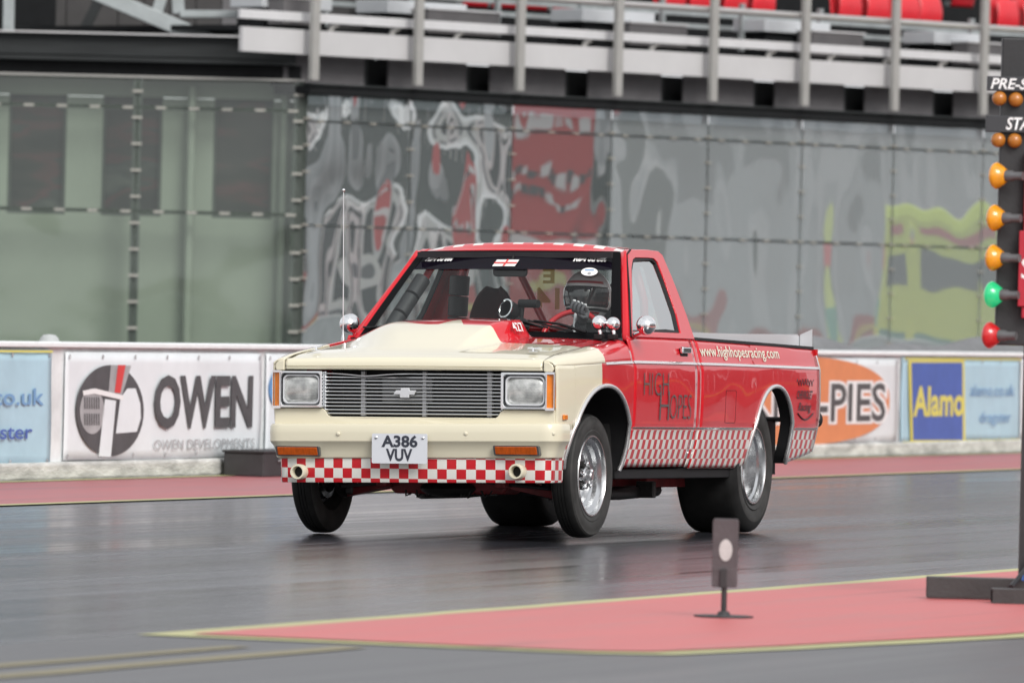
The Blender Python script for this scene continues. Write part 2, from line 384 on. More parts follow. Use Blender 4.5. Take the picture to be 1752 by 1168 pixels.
isl_o = [(-11.42, 27.20), (-9.66, 27.12), (-9.40, 27.28), (-9.22, 28.15), (-8.92, 30.0), (-8.77, 34), (-8.77, 120.1), (-11.42, 120.1)]
sheet('island_line', isl_o, 0.002, m_yellow)
sheet('red_island', isl, 0.006, m_redpaint)
sheet('old_line', rect(-10.53, -10.41, -20, 26.9), 0.002, m_oldline)
sheet('old_line', rect(-10.82, -10.73, -20, 26.6), 0.002, m_oldline)

# ------------------------------------------------------------------ concrete barrier and its banners
BX, BH = -21.45, 0.905
m_conc = M('whitewashed_concrete', (0.68, 0.71, 0.715), 0.85, var=0.16, vscale=3.0, bump=0.5, bscale=25)
m_foot = M('scuffed_concrete_foot', (0.50, 0.51, 0.49), 0.9, var=0.45, vscale=5.0, bump=0.7, bscale=30, stretch=(1, 0.5, 2))
m_cap = M('white_barrier_cap', (0.78, 0.81, 0.82), 0.6, var=0.06)
wall = setp(empty('barrier_wall', TRK.copy()), 'long white concrete trackside barrier carrying the sponsor banners', 'barrier')
MB().box((BX - 0.14, 90, 0.50), (0.26, 240, 0.77)).build('wall_body', m_conc, wall)
MB().box((BX - 0.12, 90, 0.06), (0.34, 240, 0.12)).build('wall_foot', m_foot, wall, bevel=0.02)
MB().box((BX - 0.13, 90, 0.892), (0.32, 240, 0.035)).build('wall_cap', m_cap, wall, bevel=0.008)

def bar(px, py):
    p = TRI @ on_plane(px, py, T(BX, 60, 0), TRK.to_3x3() @ Vector((1, 0, 0))); return p.y, p.z
def bar_fn(off): return lambda y, z: (BX + off, y, z)
m_ban = M('banner_vinyl_white', (0.72, 0.765, 0.79), 0.55, var=0.05, vscale=3)
m_banb = M('banner_vinyl_blue', (0.40, 0.585, 0.68), 0.5, var=0.10, vscale=2)
m_banw2 = M('banner_vinyl_offwhite', (0.67, 0.71, 0.73), 0.55, var=0.06, vscale=3)
m_ink = M('banner_ink_charcoal', (0.075, 0.075, 0.08), 0.55, var=0.2)
m_inkg = M('banner_ink_grey', (0.36, 0.36, 0.37), 0.55, var=0.2)
m_inkr = M('banner_ink_red', (0.62, 0.05, 0.05), 0.55)
m_inkb = M('banner_ink_blue', (0.12, 0.30, 0.58), 0.55, var=0.1)
m_inkn = M('banner_ink_navy', (0.065, 0.12, 0.40), 0.55, var=0.1)
m_inkpb = M('banner_ink_paleblue', (0.17, 0.33, 0.55), 0.55)
m_inky = M('banner_ink_yellow', (0.66, 0.60, 0.14), 0.55)
m_inko = M('banner_ink_orange', (0.66, 0.235, 0.10), 0.55, var=0.06)
m_inkw = M('banner_ink_white', (0.80, 0.80, 0.80), 0.55)
def banner(name, label, x0, x1, z0, z1, mat):
    y0 = bar(x0, 700)[0]; y1 = bar(x1, 700)[0]
    ph = random.random() * 9
    def fn(u, v):
        y = y0 + (y1 - y0) * u; z = z0 + (z1 - z0) * v
        return (BX + 0.011 + 0.007 * sin(5.1 * y + ph + 2 * v) * sin(3 * v + ph) + 0.002 * sin(17 * y + 5 * v), y, z + 0.006 * sin(2.3 * y + ph) * (1 - v))
    root = setp(empty(name, TRK.copy()), label, 'banner')
    MB().grid(fn, 46, 10).build('vinyl_sheet', mat, root, smooth=60, out=(1, 0, 0), solid=0.003)
    e = MB()
    for k in range(int((y1 - y0) / 0.55) + 1):
        for zz in (z1 - 0.03, z0 + 0.03):
            y = y0 + 0.05 + k * (y1 - y0 - 0.1) / max(1, int((y1 - y0) / 0.55)); e.lathe([(0.006, 0), (0.012, 0.003), (0.016, 0)], 10, Matrix.Translation((BX + 0.018, y, zz)) @ Matrix.Rotation(pi / 2, 4, 'Y'))
    e.build('eyelets', m_inkg, root)
    return root
def flat(name, parent, mat, pts, off, px=True):
    q = [bar(*p) for p in pts] if px else pts
    f = bar_fn(off); b = MB(); b.add([f(*p) for p in q], [tuple(range(len(q)))]); return b.build(name, mat, parent, out=(1, 0, 0))
def ell(cx, cy, rx, ry, n=40, a0=0, a1=2 * pi): return [(cx + rx * cos(a0 + (a1 - a0) * k / n), cy + ry * sin(a0 + (a1 - a0) * k / n)) for k in range(n)]
def ban_text(body, parent, mat, x0, x1, y0, y1, off=0.026, name='lettering', **k):
    a, b_ = bar(x0, y1), bar(x1, y0); c = bar(x0, y0)
    link(name, text_mesh(body, bar_fn(off), a[0], b_[0], a[1], c[1], **k), mat, parent)
Z0, Z1 = 0.125, 0.845
b1 = banner('trackside_banner', 'light blue banner with yellow edges at the far left end of the barrier', -330, 84, Z0 - 0.03, Z1 + 0.01, m_banb)
for zz in (Z1 - 0.005, Z0 - 0.022): y0, y1 = bar(-325, 700)[0], bar(82, 700)[0]; flat('edge_stripe', b1, m_inky, [(y0, zz), (y1, zz), (y1, zz + 0.014), (y0, zz + 0.014)], 0.026, False)
ban_text('alamo.co.uk', b1, m_inkpb, -125, 70, 664, 694, bold=0.012)
ban_text('dragster', b1, m_inkn, -70, 50, 727, 760, bold=0.012)
b2 = banner('trackside_banner', 'white banner with black round logo and large grey letters OWEN', 108, 443, Z0, Z1, m_ban)
flat('logo_disc', b2, m_ink, ell(183, 702, 58, 78), 0.022)
flat('logo_stripe', b2, m_inkg, [(184, 624), (219, 625), (203, 676), (180, 672)], 0.024)
flat('logo_red_stripe', b2, m_inkr, [(196, 624), (209, 624), (200, 672), (190, 671)], 0.026)
flat('logo_turbine', b2, m_inkg, ell(152, 703, 21, 39), 0.024)
for yy in (679, 707):
    for k in range(7): flat('turbine_blade', b2, m_ink, [(138 + 4 * k, yy), (140 + 4 * k, yy), (140 + 4 * k, yy + 20), (138 + 4 * k, yy + 20)], 0.026)
flat('logo_arm', b2, m_inkw, [(135, 668), (156, 664), (205, 676), (204, 684), (155, 673), (136, 676)], 0.028)
flat('logo_bar', b2, m_ban, [(174, 682), (193, 685), (184, 781), (163, 780)], 0.024)
flat('logo_white_panel', b2, m_ban, [(200, 680), (212, 664), (226, 664), (234, 690), (235, 715), (228, 738), (192, 741)], 0.026)
ban_text('OWEN', b2, m_ink, 258, 428, 641, 734, bold=0.03)
ban_text('OWEN DEVELOPMENTS', b2, m_inkg, 258, 430, 752, 769)
b3 = banner('trackside_banner', 'white banner with a blue oval emblem partly hidden behind the pickup nose', 452, 760, Z0, Z1, m_ban)
yc, zc = bar(506, 665)
flat('emblem_ring', b3, m_inkb, ell(505, 665, 50, 50), 0.022); flat('emblem_centre', b3, m_ban, ell(505, 665, 39, 39), 0.024)
for yy in (640, 672, 700): flat('emblem_bar', b3, m_inkb, [(468, yy), (530, yy), (530, yy + 9), (468, yy + 9)], 0.026)
b4 = banner('trackside_banner', 'white banner with orange oval and PUKKA-PIES lettering behind the pickup bed', 1075, 1533, Z0, Z1, m_banw2)
cxo, cyo = 1335, 685
flat('orange_oval', b4, m_inko, [(cxo + 183 * (abs(cos(t)) ** 0.75) * (1 if cos(t) > 0 else -1), cyo + 0.012 * (cxo - 1335) + 76 * (abs(sin(t)) ** 0.8) * (1 if sin(t) > 0 else -1)) for t in [2 * pi * k / 60 for k in range(60)]], 0.022)
ban_text('PUKKA-PIES', b4, m_inkw, 1196, 1516, 650, 730, off=0.025, bold=0.075)
ban_text('PUKKA-PIES', b4, m_ink, 1201, 1511, 655, 725, off=0.028, bold=0.012)
b5 = banner('trackside_banner', 'light blue banner with navy panel and yellow Alamo lettering', 1540, 1742, Z0 - 0.02, Z1 + 0.01, m_banb)
for zz in (Z1 - 0.002, Z0 - 0.012): y0, y1 = bar(1541, 700)[0], bar(1741, 700)[0]; flat('edge_stripe', b5, m_inky, [(y0, zz), (y1, zz), (y1, zz + 0.013), (y0, zz + 0.013)], 0.026, False)
flat('navy_panel', b5, m_inky, [(1550, 615), (1646, 615), (1648, 757), (1554, 757)], 0.022)
flat('navy_panel', b5, m_inkn, [(1555, 620), (1642, 620), (1643, 752), (1558, 752)], 0.025)
ban_text('Alamo', b5, m_inky, 1557, 1645, 660, 713, off=0.028, bold=0.03)
ban_text('alamo.co.uk', b5, m_inkpb, 1656, 1732, 657, 677); ban_text('dragster', b5, m_inkpb, 1672, 1726, 704, 728)
b6 = banner('trackside_banner', 'plain white banner cut by the right edge of the picture', 1744, 2100, Z0, Z1, m_ban)
m_speaker = M('black_painted_box', (0.035, 0.034, 0.036), 0.6, var=0.25, bump=0.2)
y0 = bar(362, 790)[0]
sb = setp(empty('equipment_box', TRK @ Matrix.Translation((BX + 0.14, y0, 0))), 'low dark grey box at the barrier foot below the OWEN banner', 'box')
MB().box((0.10, 0.75, 0.085), (0.30, 1.5, 0.165)).build('case', m_speaker, sb, bevel=0.008)
MB().box((0.10, 0.75, 0.174), (0.32, 1.53, 0.015)).build('lid', m_speaker, sb, bevel=0.004)
for yy in (0.3, 1.15): MB().tube([(0.262, yy - 0.06, 0.11), (0.275, yy - 0.06, 0.115), (0.275, yy + 0.06, 0.115), (0.262, yy + 0.06, 0.11)], 0.006, 6).build('handle', m_inkg, sb, smooth=40)

m_desk0 = M('dull_white_plastic', (0.42, 0.44, 0.44), 0.6)
m_tarp = M('grey_tarpaulin', (0.15, 0.155, 0.16), 0.6, var=0.2, bump=0.4, bscale=8)
ya, yb = bar(1375, 590)[0], bar(1800, 590)[0]
tp_ = MB().grid(lambda u, v: (BX - 0.75 + 0.30 * cos(pi * v), ya + (yb + 1.5 - ya) * u, 0.55 + (0.43 + 0.035 * sin(9 * u) + 0.03 * sin(23 * u + 1)) * sin(pi * v)), 60, 10).build('tarpaulin_roll', m_tarp, smooth=60, solid=0.01)
tp_.matrix_world = TRK; setp(tp_, 'grey tarpaulin bundle lying behind the barrier beside the pickup tail', 'tarpaulin')
ya = bar(112, 590)[0]
cap = setp(empty('white_drum', TRK @ Matrix.Translation((BX - 0.55, ya + 1.0, 0))), 'small white rounded drum top showing above the barrier', 'drum')
MB().lathe([(0.0, 0.955), (0.04, 0.95), (0.06, 0.93), (0.075, 0.89), (0.13, 0.82), (0.15, 0.0), (0.0, 0.0)], 24).build('drum_body', m_desk0, cap, smooth=40)
MB().lathe([(0.152, 0.6), (0.156, 0.61), (0.156, 0.63), (0.152, 0.64)], 24).build('hoop', m_inkg, cap, smooth=40)

# ------------------------------------------------------------------ glazed pavilion with the seating deck above it
ANG = radians(43)
C0 = on_plane(512, 400, (0, 80, 0), Vector((0, 1, 0))); C0.z = 0
tR = Vector((sin(ANG), cos(ANG), 0)); nR = Vector((cos(ANG), -sin(ANG), 0))
FR = Matrix(((tR.x, nR.x, 0, C0.x), (tR.y, nR.y, 0, C0.y), (0, 0, 1, 0), (0, 0, 0, 1)))     # face frame: x along, y outwards, z up
FRI = FR.inverted()
# make it a proper rotation (x along, -y outwards)
FR = Matrix(((tR.x, -nR.x, 0, C0.x), (tR.y, -nR.y, 0, C0.y), (0, 0, 1, 0), (0, 0, 0, 1))); FRI = FR.inverted()
def fr(px, py, off=0.0):
    p = FRI @ on_plane(px, py, C0 + nR * off, nR); return p.x, p.z
FL = Matrix.Translation((C0.x, C0.y, 0))       # left face frame: x to the right, -y outwards
def fl(px, py, off=0.0):
    p = FL.inverted() @ on_plane(px, py, C0 + Vector((0, -off, 0)), Vector((0, 1, 0))); return p.x, p.z
m_gl = glass('clear_pane', (0.82, 0.88, 0.82), 0.06, 0.03, wave=0.012, wscale=0.9)
m_gr = glass('rippled_mirror_pane', (0.36, 0.41, 0.42), 0.62, 0.015, wave=0.11, wscale=0.8, stretch=(1.3, 1.3, 0.7), base=(0.34, 0.37, 0.375, 0.22))
m_gr3 = glass('banner_mirror_pane', (0.34, 0.39, 0.41), 0.52, 0.02, wave=0.009, wscale=1.2, stretch=(1.3, 1.3, 0.9), base=(0.30, 0.33, 0.335, 0.20))
m_gr2 = glass('mirror_pane', (0.40, 0.45, 0.47), 0.50, 0.02, wave=0.035, wscale=0.9, stretch=(1.3, 1.3, 0.6), base=(0.42, 0.455, 0.46, 0.36))
m_seam = M('grey_seam', (0.20, 0.22, 0.22), 0.6)
m_clip2 = M('dull_clip', (0.30, 0.285, 0.25), 0.6)
m_mull = M('dark_green_metal', (0.050, 0.062, 0.053), 0.6, var=0.2)
m_clip = M('pale_clip', (0.34, 0.335, 0.30), 0.6)
m_dark = M('black_steel', (0.010, 0.011, 0.012), 0.75, var=0.2, spec=0.2)
m_beam = M('dark_grey_steel', (0.022, 0.025, 0.026), 0.6, var=0.3, stretch=(0.3, 1, 12), spec=0.3)
m_shut = M('charcoal_shutter', (0.125, 0.121, 0.126), 0.6, var=0.12)
m_fasc = M('white_fascia', (0.50, 0.495, 0.50), 0.5, var=0.05, vscale=2)
m_rail = M('white_rail', (0.56, 0.56, 0.57), 0.45, var=0.05)
m_post = M('grey_post_steel', (0.33, 0.325, 0.31), 0.45, metal=0.1, var=0.06)
m_truss = M('galvanised_truss', (0.34, 0.37, 0.375), 0.45, metal=0.3, var=0.15)
m_tube = M('brushed_handrail', (0.62, 0.60, 0.585), 0.28, metal=0.8, var=0.05)
m_wallg = M('grey_green_wall', (0.30, 0.325, 0.285), 0.8, var=0.06, vscale=1.2)
m_wallr = M('grey_inner_wall', (0.48, 0.51, 0.52), 0.8, var=0.05, vscale=1.0)
m_win = M('dark_window', (0.024, 0.026, 0.024), 0.3, var=0.9, vscale=1.6, stretch=(0.7, 1, 2))
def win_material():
    m, nt, b = nodes('dark_window_painted_reflections'); n, l = nt.nodes, nt.links
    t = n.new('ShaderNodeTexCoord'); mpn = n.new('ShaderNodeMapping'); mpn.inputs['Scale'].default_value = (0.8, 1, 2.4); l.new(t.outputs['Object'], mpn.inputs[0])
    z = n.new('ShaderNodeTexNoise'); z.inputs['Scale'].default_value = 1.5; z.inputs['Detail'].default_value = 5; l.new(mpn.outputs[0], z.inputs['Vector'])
    r = n.new('ShaderNodeValToRGB'); e = r.color_ramp.elements; e[0].position = .34; e[0].color = (.014, .018, .016, 1); e[1].position = .70; e[1].color = (.075, .085, .075, 1)  # blotchy red and green tints paint soft reflections into the pane colour
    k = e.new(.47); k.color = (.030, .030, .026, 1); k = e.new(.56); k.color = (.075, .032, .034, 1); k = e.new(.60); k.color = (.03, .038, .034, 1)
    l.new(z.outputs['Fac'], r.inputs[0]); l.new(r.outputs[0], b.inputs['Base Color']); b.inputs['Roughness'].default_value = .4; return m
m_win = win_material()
ZT, ZF0, ZF1, ZR0, ZR1 = 3.33, 3.625, 3.865, 3.945, 4.035
LEN = 14.3
pav = setp(empty('glazed_pavilion', FR.copy()), 'low pavilion with rippled mirror glazing and dark frames under the seating deck', 'building')
xs = [0.06 + i * 1.478 for i in range(10)]
zs = [0.0, 1.965, 2.985, 3.25]
for i in range(9):
    for j in range(3):
        x0, x1, z0, z1 = xs[i] + 0.012, xs[i + 1] - 0.012, zs[j] + 0.012, zs[j + 1] - 0.012
        b = MB(); b.add([(x0, 0, z0), (x1, 0, z0), (x1, 0, z1), (x0, 0, z1)], [(0, 1, 2, 3)])
        b.build('glass_pane', (m_gr if i < 2 else m_gr3 if i == 2 else m_gr2), pav, out=(0, -1, 0))
for i in range(10): MB().box((xs[i], 0.05, 1.62), (0.012 if i else 0.06, 0.08, 3.24)).build('mullion', m_seam if i else m_mull, pav)
for z in zs[1:3]: MB().box((LEN / 2, 0.05, z), (LEN, 0.05, 0.008)).build('transom', m_seam, pav)
b = MB()
for i in range(10):
    for k in range(13): b.box((xs[i], -0.012, 0.15 + k * 0.26), (0.085, 0.02, 0.016))
for z in zs[1:3]:
    for k in range(38): b.box((0.25 + k * 0.37, -0.012, z), (0.085, 0.02, 0.016))
setp(b.build('glazing_clips', m_clip2, pav), kind='stuff')
MB().box((LEN / 2, 1.6, 1.6), (LEN, 0.1, 3.2)).build('inner_wall', m_wallr, pav)
for px0, px1 in ((1085, 1150), (1175, 1220), (1300, 1345), (1400, 1470)):
    a0, a1 = fr(px0, 330, -1.5)[0], fr(px1, 330, -1.5)[0]
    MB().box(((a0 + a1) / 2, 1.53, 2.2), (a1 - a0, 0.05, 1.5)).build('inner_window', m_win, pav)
MB().box((LEN / 2, 0.10, ZT - 0.045), (LEN + 0.1, 0.50, 0.085)).build('ledge', m_dark, pav, bevel=0.006)
MB().box((LEN / 2, -0.13, ZT + 0.012), (LEN + 0.1, 0.10, 0.018)).build('ledge_drip', m_beam, pav)
MB().box((LEN / 2, 0.42, ZT + 0.15), (LEN, 0.05, 0.30)).build('recess_wall', m_dark, pav)
posts = [fr(px, 120, 0.24)[0] for px in (537, 715, 889, 1057, 1220, 1377, 1531, 1683)]
for i, a in enumerate(posts):
    nx = posts[i + 1] if i + 1 < len(posts) else a + 1.5
    sh = MB()
    w = (nx - a) * 0.76
    for k in range(9):
        z = ZT + 0.035 + k * 0.031; sh.hexa([(a + 0.02, 0.17, z), (a + 0.02 + w, 0.17, z), (a + 0.02 + w, 0.2, z), (a + 0.02, 0.2, z), (a + 0.02, 0.185, z + 0.031), (a + 0.02 + w, 0.185, z + 0.031), (a + 0.02 + w, 0.2, z + 0.031), (a + 0.02, 0.2, z + 0.031)])
    sh.build('roller_shutter', m_shut, pav)
    MB().box((a + w + 0.15, 0.3, ZT + 0.15), (0.05, 0.05, 0.28)).build('shutter_post', m_beam, pav)

deck = setp(empty('seating_deck', FR.copy()), 'grandstand deck edge with white fascia, grey posts and handrail above the pavilion', 'grandstand')
x_f0 = fr(414, 75, 0.1)[0]
cuts = [x_f0] + [p for p in posts] + [LEN]
for a, b_ in zip(cuts, cuts[1:]):
    MB().box(((a + b_) / 2, -0.08, (ZF0 + ZF1) / 2), (b_ - a - 0.006, 0.05, ZF1 - ZF0)).build('fascia_panel', m_fasc, deck, bevel=0.003)
    MB().box(((a + b_) / 2, -0.05, (ZR0 + ZR1) / 2), (b_ - a - 0.004, 0.04, ZR1 - ZR0)).build('mid_rail', m_rail, deck, bevel=0.003)
for a in posts: MB().box((a, -0.24, 4.35), (0.095, 0.06, 1.95)).build('upright', m_post, deck, bevel=0.006)
MB().tube([(x_f0 + 0.8, -0.17, 4.315), (LEN, -0.17, 4.315)], 0.034, 12).build('handrail', m_tube, deck, smooth=60)
for px in (560, 665, 775, 995, 1110, 1310, 1415, 1510, 1605):
    a = fr(px, 110, 0.0)[0]
    MB().tube([(a + 0.10, -0.03, ZR0), (a + 0.05, 0.0, ZR0 - 0.035), (a + 0.01, 0.02, ZF1 - 0.1)], 0.03, 8).build('rail_bracket', m_post, deck, smooth=50)
MB().box((LEN / 2, 2.2, 3.88), (LEN + 1, 4.2, 0.05)).build('deck_floor', m_dark, deck)
MB().box((LEN / 2, 3.4, 5.4), (LEN + 3, 0.1, 3.2)).build('rear_wall', m_dark, deck)
for k, (yy, zz) in enumerate(((1.05, 4.20), (1.25, 4.34), (2.5, 4.85))):
    MB().box((LEN / 2 + 0.5, yy, zz), (LEN - 1, 0.03, 0.05)).build('step_nosing', m_truss, deck)
for k in range(11):
    MB().box((1.0 + k * 1.25, 0.7, 4.2), (0.05, 0.05, 0.5)).build('seat_frame_post', m_truss, deck)
m_seat = M('red_seat_plastic', (0.62, 0.018, 0.030), 0.38, var=0.08, coat=0.2)
def seat_proto():
    r = empty('stadium_seat')
    def back(u, v):
        x = (u - 0.5) * 0.39 * (1 - 0.10 * v ** 3); return (x, 0.10 + 0.05 * v - 0.02 * (2 * u - 1) ** 2, 0.12 + 0.42 * v - 0.02 * (2 * u - 1) ** 4 * v)
    def pan(u, v):
        x = (u - 0.5) * 0.375 * (1 - 0.08 * v ** 2); return (x, 0.02 - 0.05 * sin(pi * v) - 0.008 * (1 - (2 * u - 1) ** 2), 0.02 + 0.40 * v)
    MB().grid(back, 10, 8).build('backrest', m_seat, r, smooth=50, out=(0, -1, 0), solid=0.012)
    MB().grid(pan, 10, 8).build('seat_pan', m_seat, r, smooth=50, out=(0, -1, 0), solid=0.014)
    MB().box((0, 0.09, 0.06), (0.36, 0.05, 0.05)).build('bracket', m_truss, r)
    return r
seat0 = seat_proto(); used = False
seat_labels = {0: 'red folded stadium seat above the handrail, {} from the left'}
spots = [(815, 12, 2.0), (865, 14, 2.0), (917, 17, 2.0), (968, 20, 2.0), (1150, 24, 1.4), (1198, 26, 1.4), (1256, 30, 1.4), (1304, 34, 1.4), (1452, 43, 1.4), (1500, 46, 1.4), (1552, 50, 1.4), (1590, 53, 1.4), (1648, 12, 2.6), (1722, 60, 1.4), (1768, 63, 1.4)]
names = 'first second third fourth fifth sixth seventh eighth ninth tenth eleventh twelfth thirteenth fourteenth fifteenth'.split()
for i, (px, py, off) in enumerate(spots):
    a, z = fr(px, py, -off); m = FR @ Matrix.Translation((a, off, z - 0.03))
    o = seat0 if not i else copy_tree(seat0)
    o.matrix_world = m
    setp(o, 'red folded stadium seat above the handrail, %s from the left' % names[i], 'seat', 'red seats on the grandstand deck')
m_desk = M('pale_grey_laminate', (0.47, 0.49, 0.51), 0.5, var=0.05); m_desk2 = M('mid_grey_cabinet', (0.13, 0.125, 0.128), 0.6, var=0.1)
for i, (x0, x1, yt, x2, x3, y2) in enumerate(((655, 790, 2, 727, 850, 17), (988, 1112, 17, 1072, 1170, 40), (1300, 1412, 35, 1385, 1472, 55), (1590, 1680, 56, 1650, 1752, 74), (440, 560, -8, 480, 540, -2))):
    d = setp(empty('camera_counter', FR.copy()), ('pale grey topped counter on the deck, ' + ('leftmost of five', 'second of five', 'third of five', 'fourth of five', 'rightmost of five')[(1, 2, 3, 4, 0)[i]]), 'counter', 'grey counters on the grandstand deck')
    a0, z0 = fr(x0, yt, -0.45); a1, _ = fr(x1, yt, -0.45)
    MB().box(((a0 + a1) / 2, 0.60, z0 - 0.055), (a1 - a0, 0.45, 0.13)).build('counter_top', m_desk, d, bevel=0.01)
    MB().box(((a0 + a1) / 2 + 0.03, 0.62, (z0 - 0.13 + 3.92) / 2), (a1 - a0 - 0.1, 0.36, z0 - 0.13 - 3.92)).build('counter_body', m_dark, d)
    a0, z0 = fr(x2, y2, -0.2); a1, _ = fr(x3, y2, -0.2)
    MB().box(((a0 + a1) / 2, 0.26, (z0 + 3.92) / 2), (a1 - a0, 0.22, z0 - 3.92)).build('cabinet', m_desk2, d, bevel=0.006)
    MB().box(((a0 + a1) / 2, 0.26, z0 + 0.012), (a1 - a0 + 0.03, 0.25, 0.02)).build('cabinet_top', m_rail, d)

# left wing of the pavilion, square to the camera
win = setp(empty('pavilion_wing', FL.copy()), 'clear glazed pavilion wing with grey green wall and dark windows inside', 'building')
xl = [fl(p, 400)[0] for p in (-330, -48, 230, 506)]
zl = [0.0, 2.06, 3.075, 3.36]
for i in range(3):
    for j in range(3):
        x0, x1, z0, z1 = xl[i] + 0.012, xl[i + 1] - 0.012, zl[j] + 0.012, zl[j + 1] - 0.012
        b = MB(); b.add([(x0, 0, z0), (x1, 0, z0), (x1, 0, z1), (x0, 0, z1)], [(0, 1, 2, 3)]); b.build('glass_pane', m_gl, win, out=(0, -1, 0))
for x in xl: MB().box((x, 0.06, 1.68), (0.085, 0.08, 3.36)).build('mullion', m_mull, win)
for z in zl[1:3]: MB().box(((xl[0] + xl[3]) / 2, 0.05, z), (xl[3] - xl[0], 0.05, 0.035)).build('transom', m_mull, win)
b = MB()
for x in xl:
    for k in range(13): b.box((x, -0.012, 0.15 + k * 0.257), (0.10, 0.02, 0.024))
for z in zl[1:3]:
    for k in range(15): b.box((xl[0] + 0.2 + k * 0.323, -0.012, z), (0.10, 0.02, 0.024))
setp(b.build('glazing_clips', m_clip, win), kind='stuff')
wl0, wl1 = xl[0], xl[3] - 0.05
openings = [(fl(a, 300, -0.45)[0], fl(c, 300, -0.45)[0]) for a, c in ((13, 112), (174, 276), (364, 466))]
zb, zt = 2.02, 3.20
edges = [wl0] + [e for o in openings for e in o] + [wl1]
for k in range(0, len(edges), 2): MB().box(((edges[k] + edges[k + 1]) / 2, 0.5, 2.6), (edges[k + 1] - edges[k], 0.08, 1.16)).build('wall_pier', m_wallg, win)
MB().box(((wl0 + wl1) / 2, 0.5, 1.01), (wl1 - wl0, 0.08, 2.02)).build('wall_base', m_wallg, win)
MB().box(((wl0 + wl1) / 2, 0.5, 3.29), (wl1 - wl0, 0.08, 0.20)).build('wall_head', m_wallg, win)
for (a, c) in openings:
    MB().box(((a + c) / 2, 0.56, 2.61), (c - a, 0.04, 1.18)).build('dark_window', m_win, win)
    MB().ring([(a, zb), (c, zb), (c, zt), (a, zt)], [(a + 0.03, zb + 0.04), (c - 0.03, zb + 0.04), (c - 0.03, zt - 0.03), (a + 0.03, zt - 0.03)], lambda x, z, d: (x, d, z), 0.47, 0.545).build('window_frame', m_mull, win)
for px in (325, 485): MB().tube([(fl(px, 300, -0.2)[0], 0.32, 0), (fl(px, 300, -0.2)[0], 0.32, 3.3)], 0.045, 10).build('inner_column', m_wallg, win, smooth=50)
# roof beam and steelwork over the wing
zc_ = lambda y: fl(250, y)[1]
MB().box(((xl[0] + xl[3]) / 2, 0.25, 3.375), (xl[3] - xl[0] + 0.1, 0.5, 0.022)).build('head_flashing', m_post, win)
MB().box(((xl[0] + xl[3]) / 2, 0.35, 3.455), (xl[3] - xl[0] + 0.02, 0.5, 0.13)).build('recess', m_dark, win)
rb = MB()
for z0, z1, o in ((3.52, 3.545, -0.06), (3.545, 3.575, -0.03), (3.575, 3.60, -0.05), (3.60, 3.745, -0.02), (3.745, 3.775, -0.05)): rb.box(((xl[0] + xl[3]) / 2 - 0.04, o + 0.25, (z0 + z1) / 2), (xl[3] - xl[0], 0.5, z1 - z0))
rb.build('roof_beam', m_beam, win)
MB().box(((xl[0] + fl(420, 88)[0]) / 2, -0.06, 3.787), (fl(420, 88)[0] - xl[0], 0.14, 0.016)).build('roof_edge', m_fasc, win)
stl = setp(empty('stair_truss', FL.copy()), 'pale steel truss and diagonal braces over the dark wing roof', 'truss')
def bm_(pts, r, name='brace', mat=m_truss, off=-0.6):
    q = [fl(*p, off) for p in pts]; b = MB()
    for (xa, za), (xb, zb_) in zip(q, q[1:]):
        d = Vector((xb - xa, 0, zb_ - za)); L = d.length; b.box(((xa + xb) / 2, -off, (za + zb_) / 2), (L, r * 1.2, r * 2), Matrix.Rotation(-math.atan2(d.z, d.x), 3, 'Y'))
    return b.build(name, mat, stl, bevel=0.006)
bm_([(150, -18), (410, 92)], 0.075); bm_([(20, 79), (350, 74)], 0.028, 'tie_rod'); bm_([(16, -20), (14, 82)], 0.055, 'column')
bm_([(282, -20), (268, 24)], 0.055, off=-0.7); bm_([(303, -20), (306, 24)], 0.06, 'column', off=-0.75); bm_([(308, 24), (440, 25)], 0.035, 'tie_rod', off=-0.72); bm_([(425, 18), (400, 85)], 0.06, off=-0.66); bm_([(437, -20), (437, 60)], 0.05, 'column', off=-0.62)
bm_([(180, -20), (130, 80)], 0.05, mat=m_beam, off=-1.6); bm_([(30, 48), (290, 62)], 0.01, 'cable', m_dark, -1.2); bm_([(30, 53), (290, 68)], 0.01, 'cable', m_dark, -1.2)
m_louv = M('dark_louvre_cladding', (0.045, 0.043, 0.043), 0.6, var=0.15); m_louv2 = M('grey_louvre_cladding', (0.12, 0.117, 0.122), 0.6, var=0.1)
lw = setp(empty('rear_cladding', FL.copy()), 'dark ribbed cladding behind the steel truss at upper left', 'wall')
for k in range(22):
    MB().box((xl[0] + 0.15 + k * 0.26, 2.2, 4.7), (0.25, 0.05, 2.4)).build('cladding_sheet', m_louv2 if 15 <= k <= 17 else m_louv, lw)

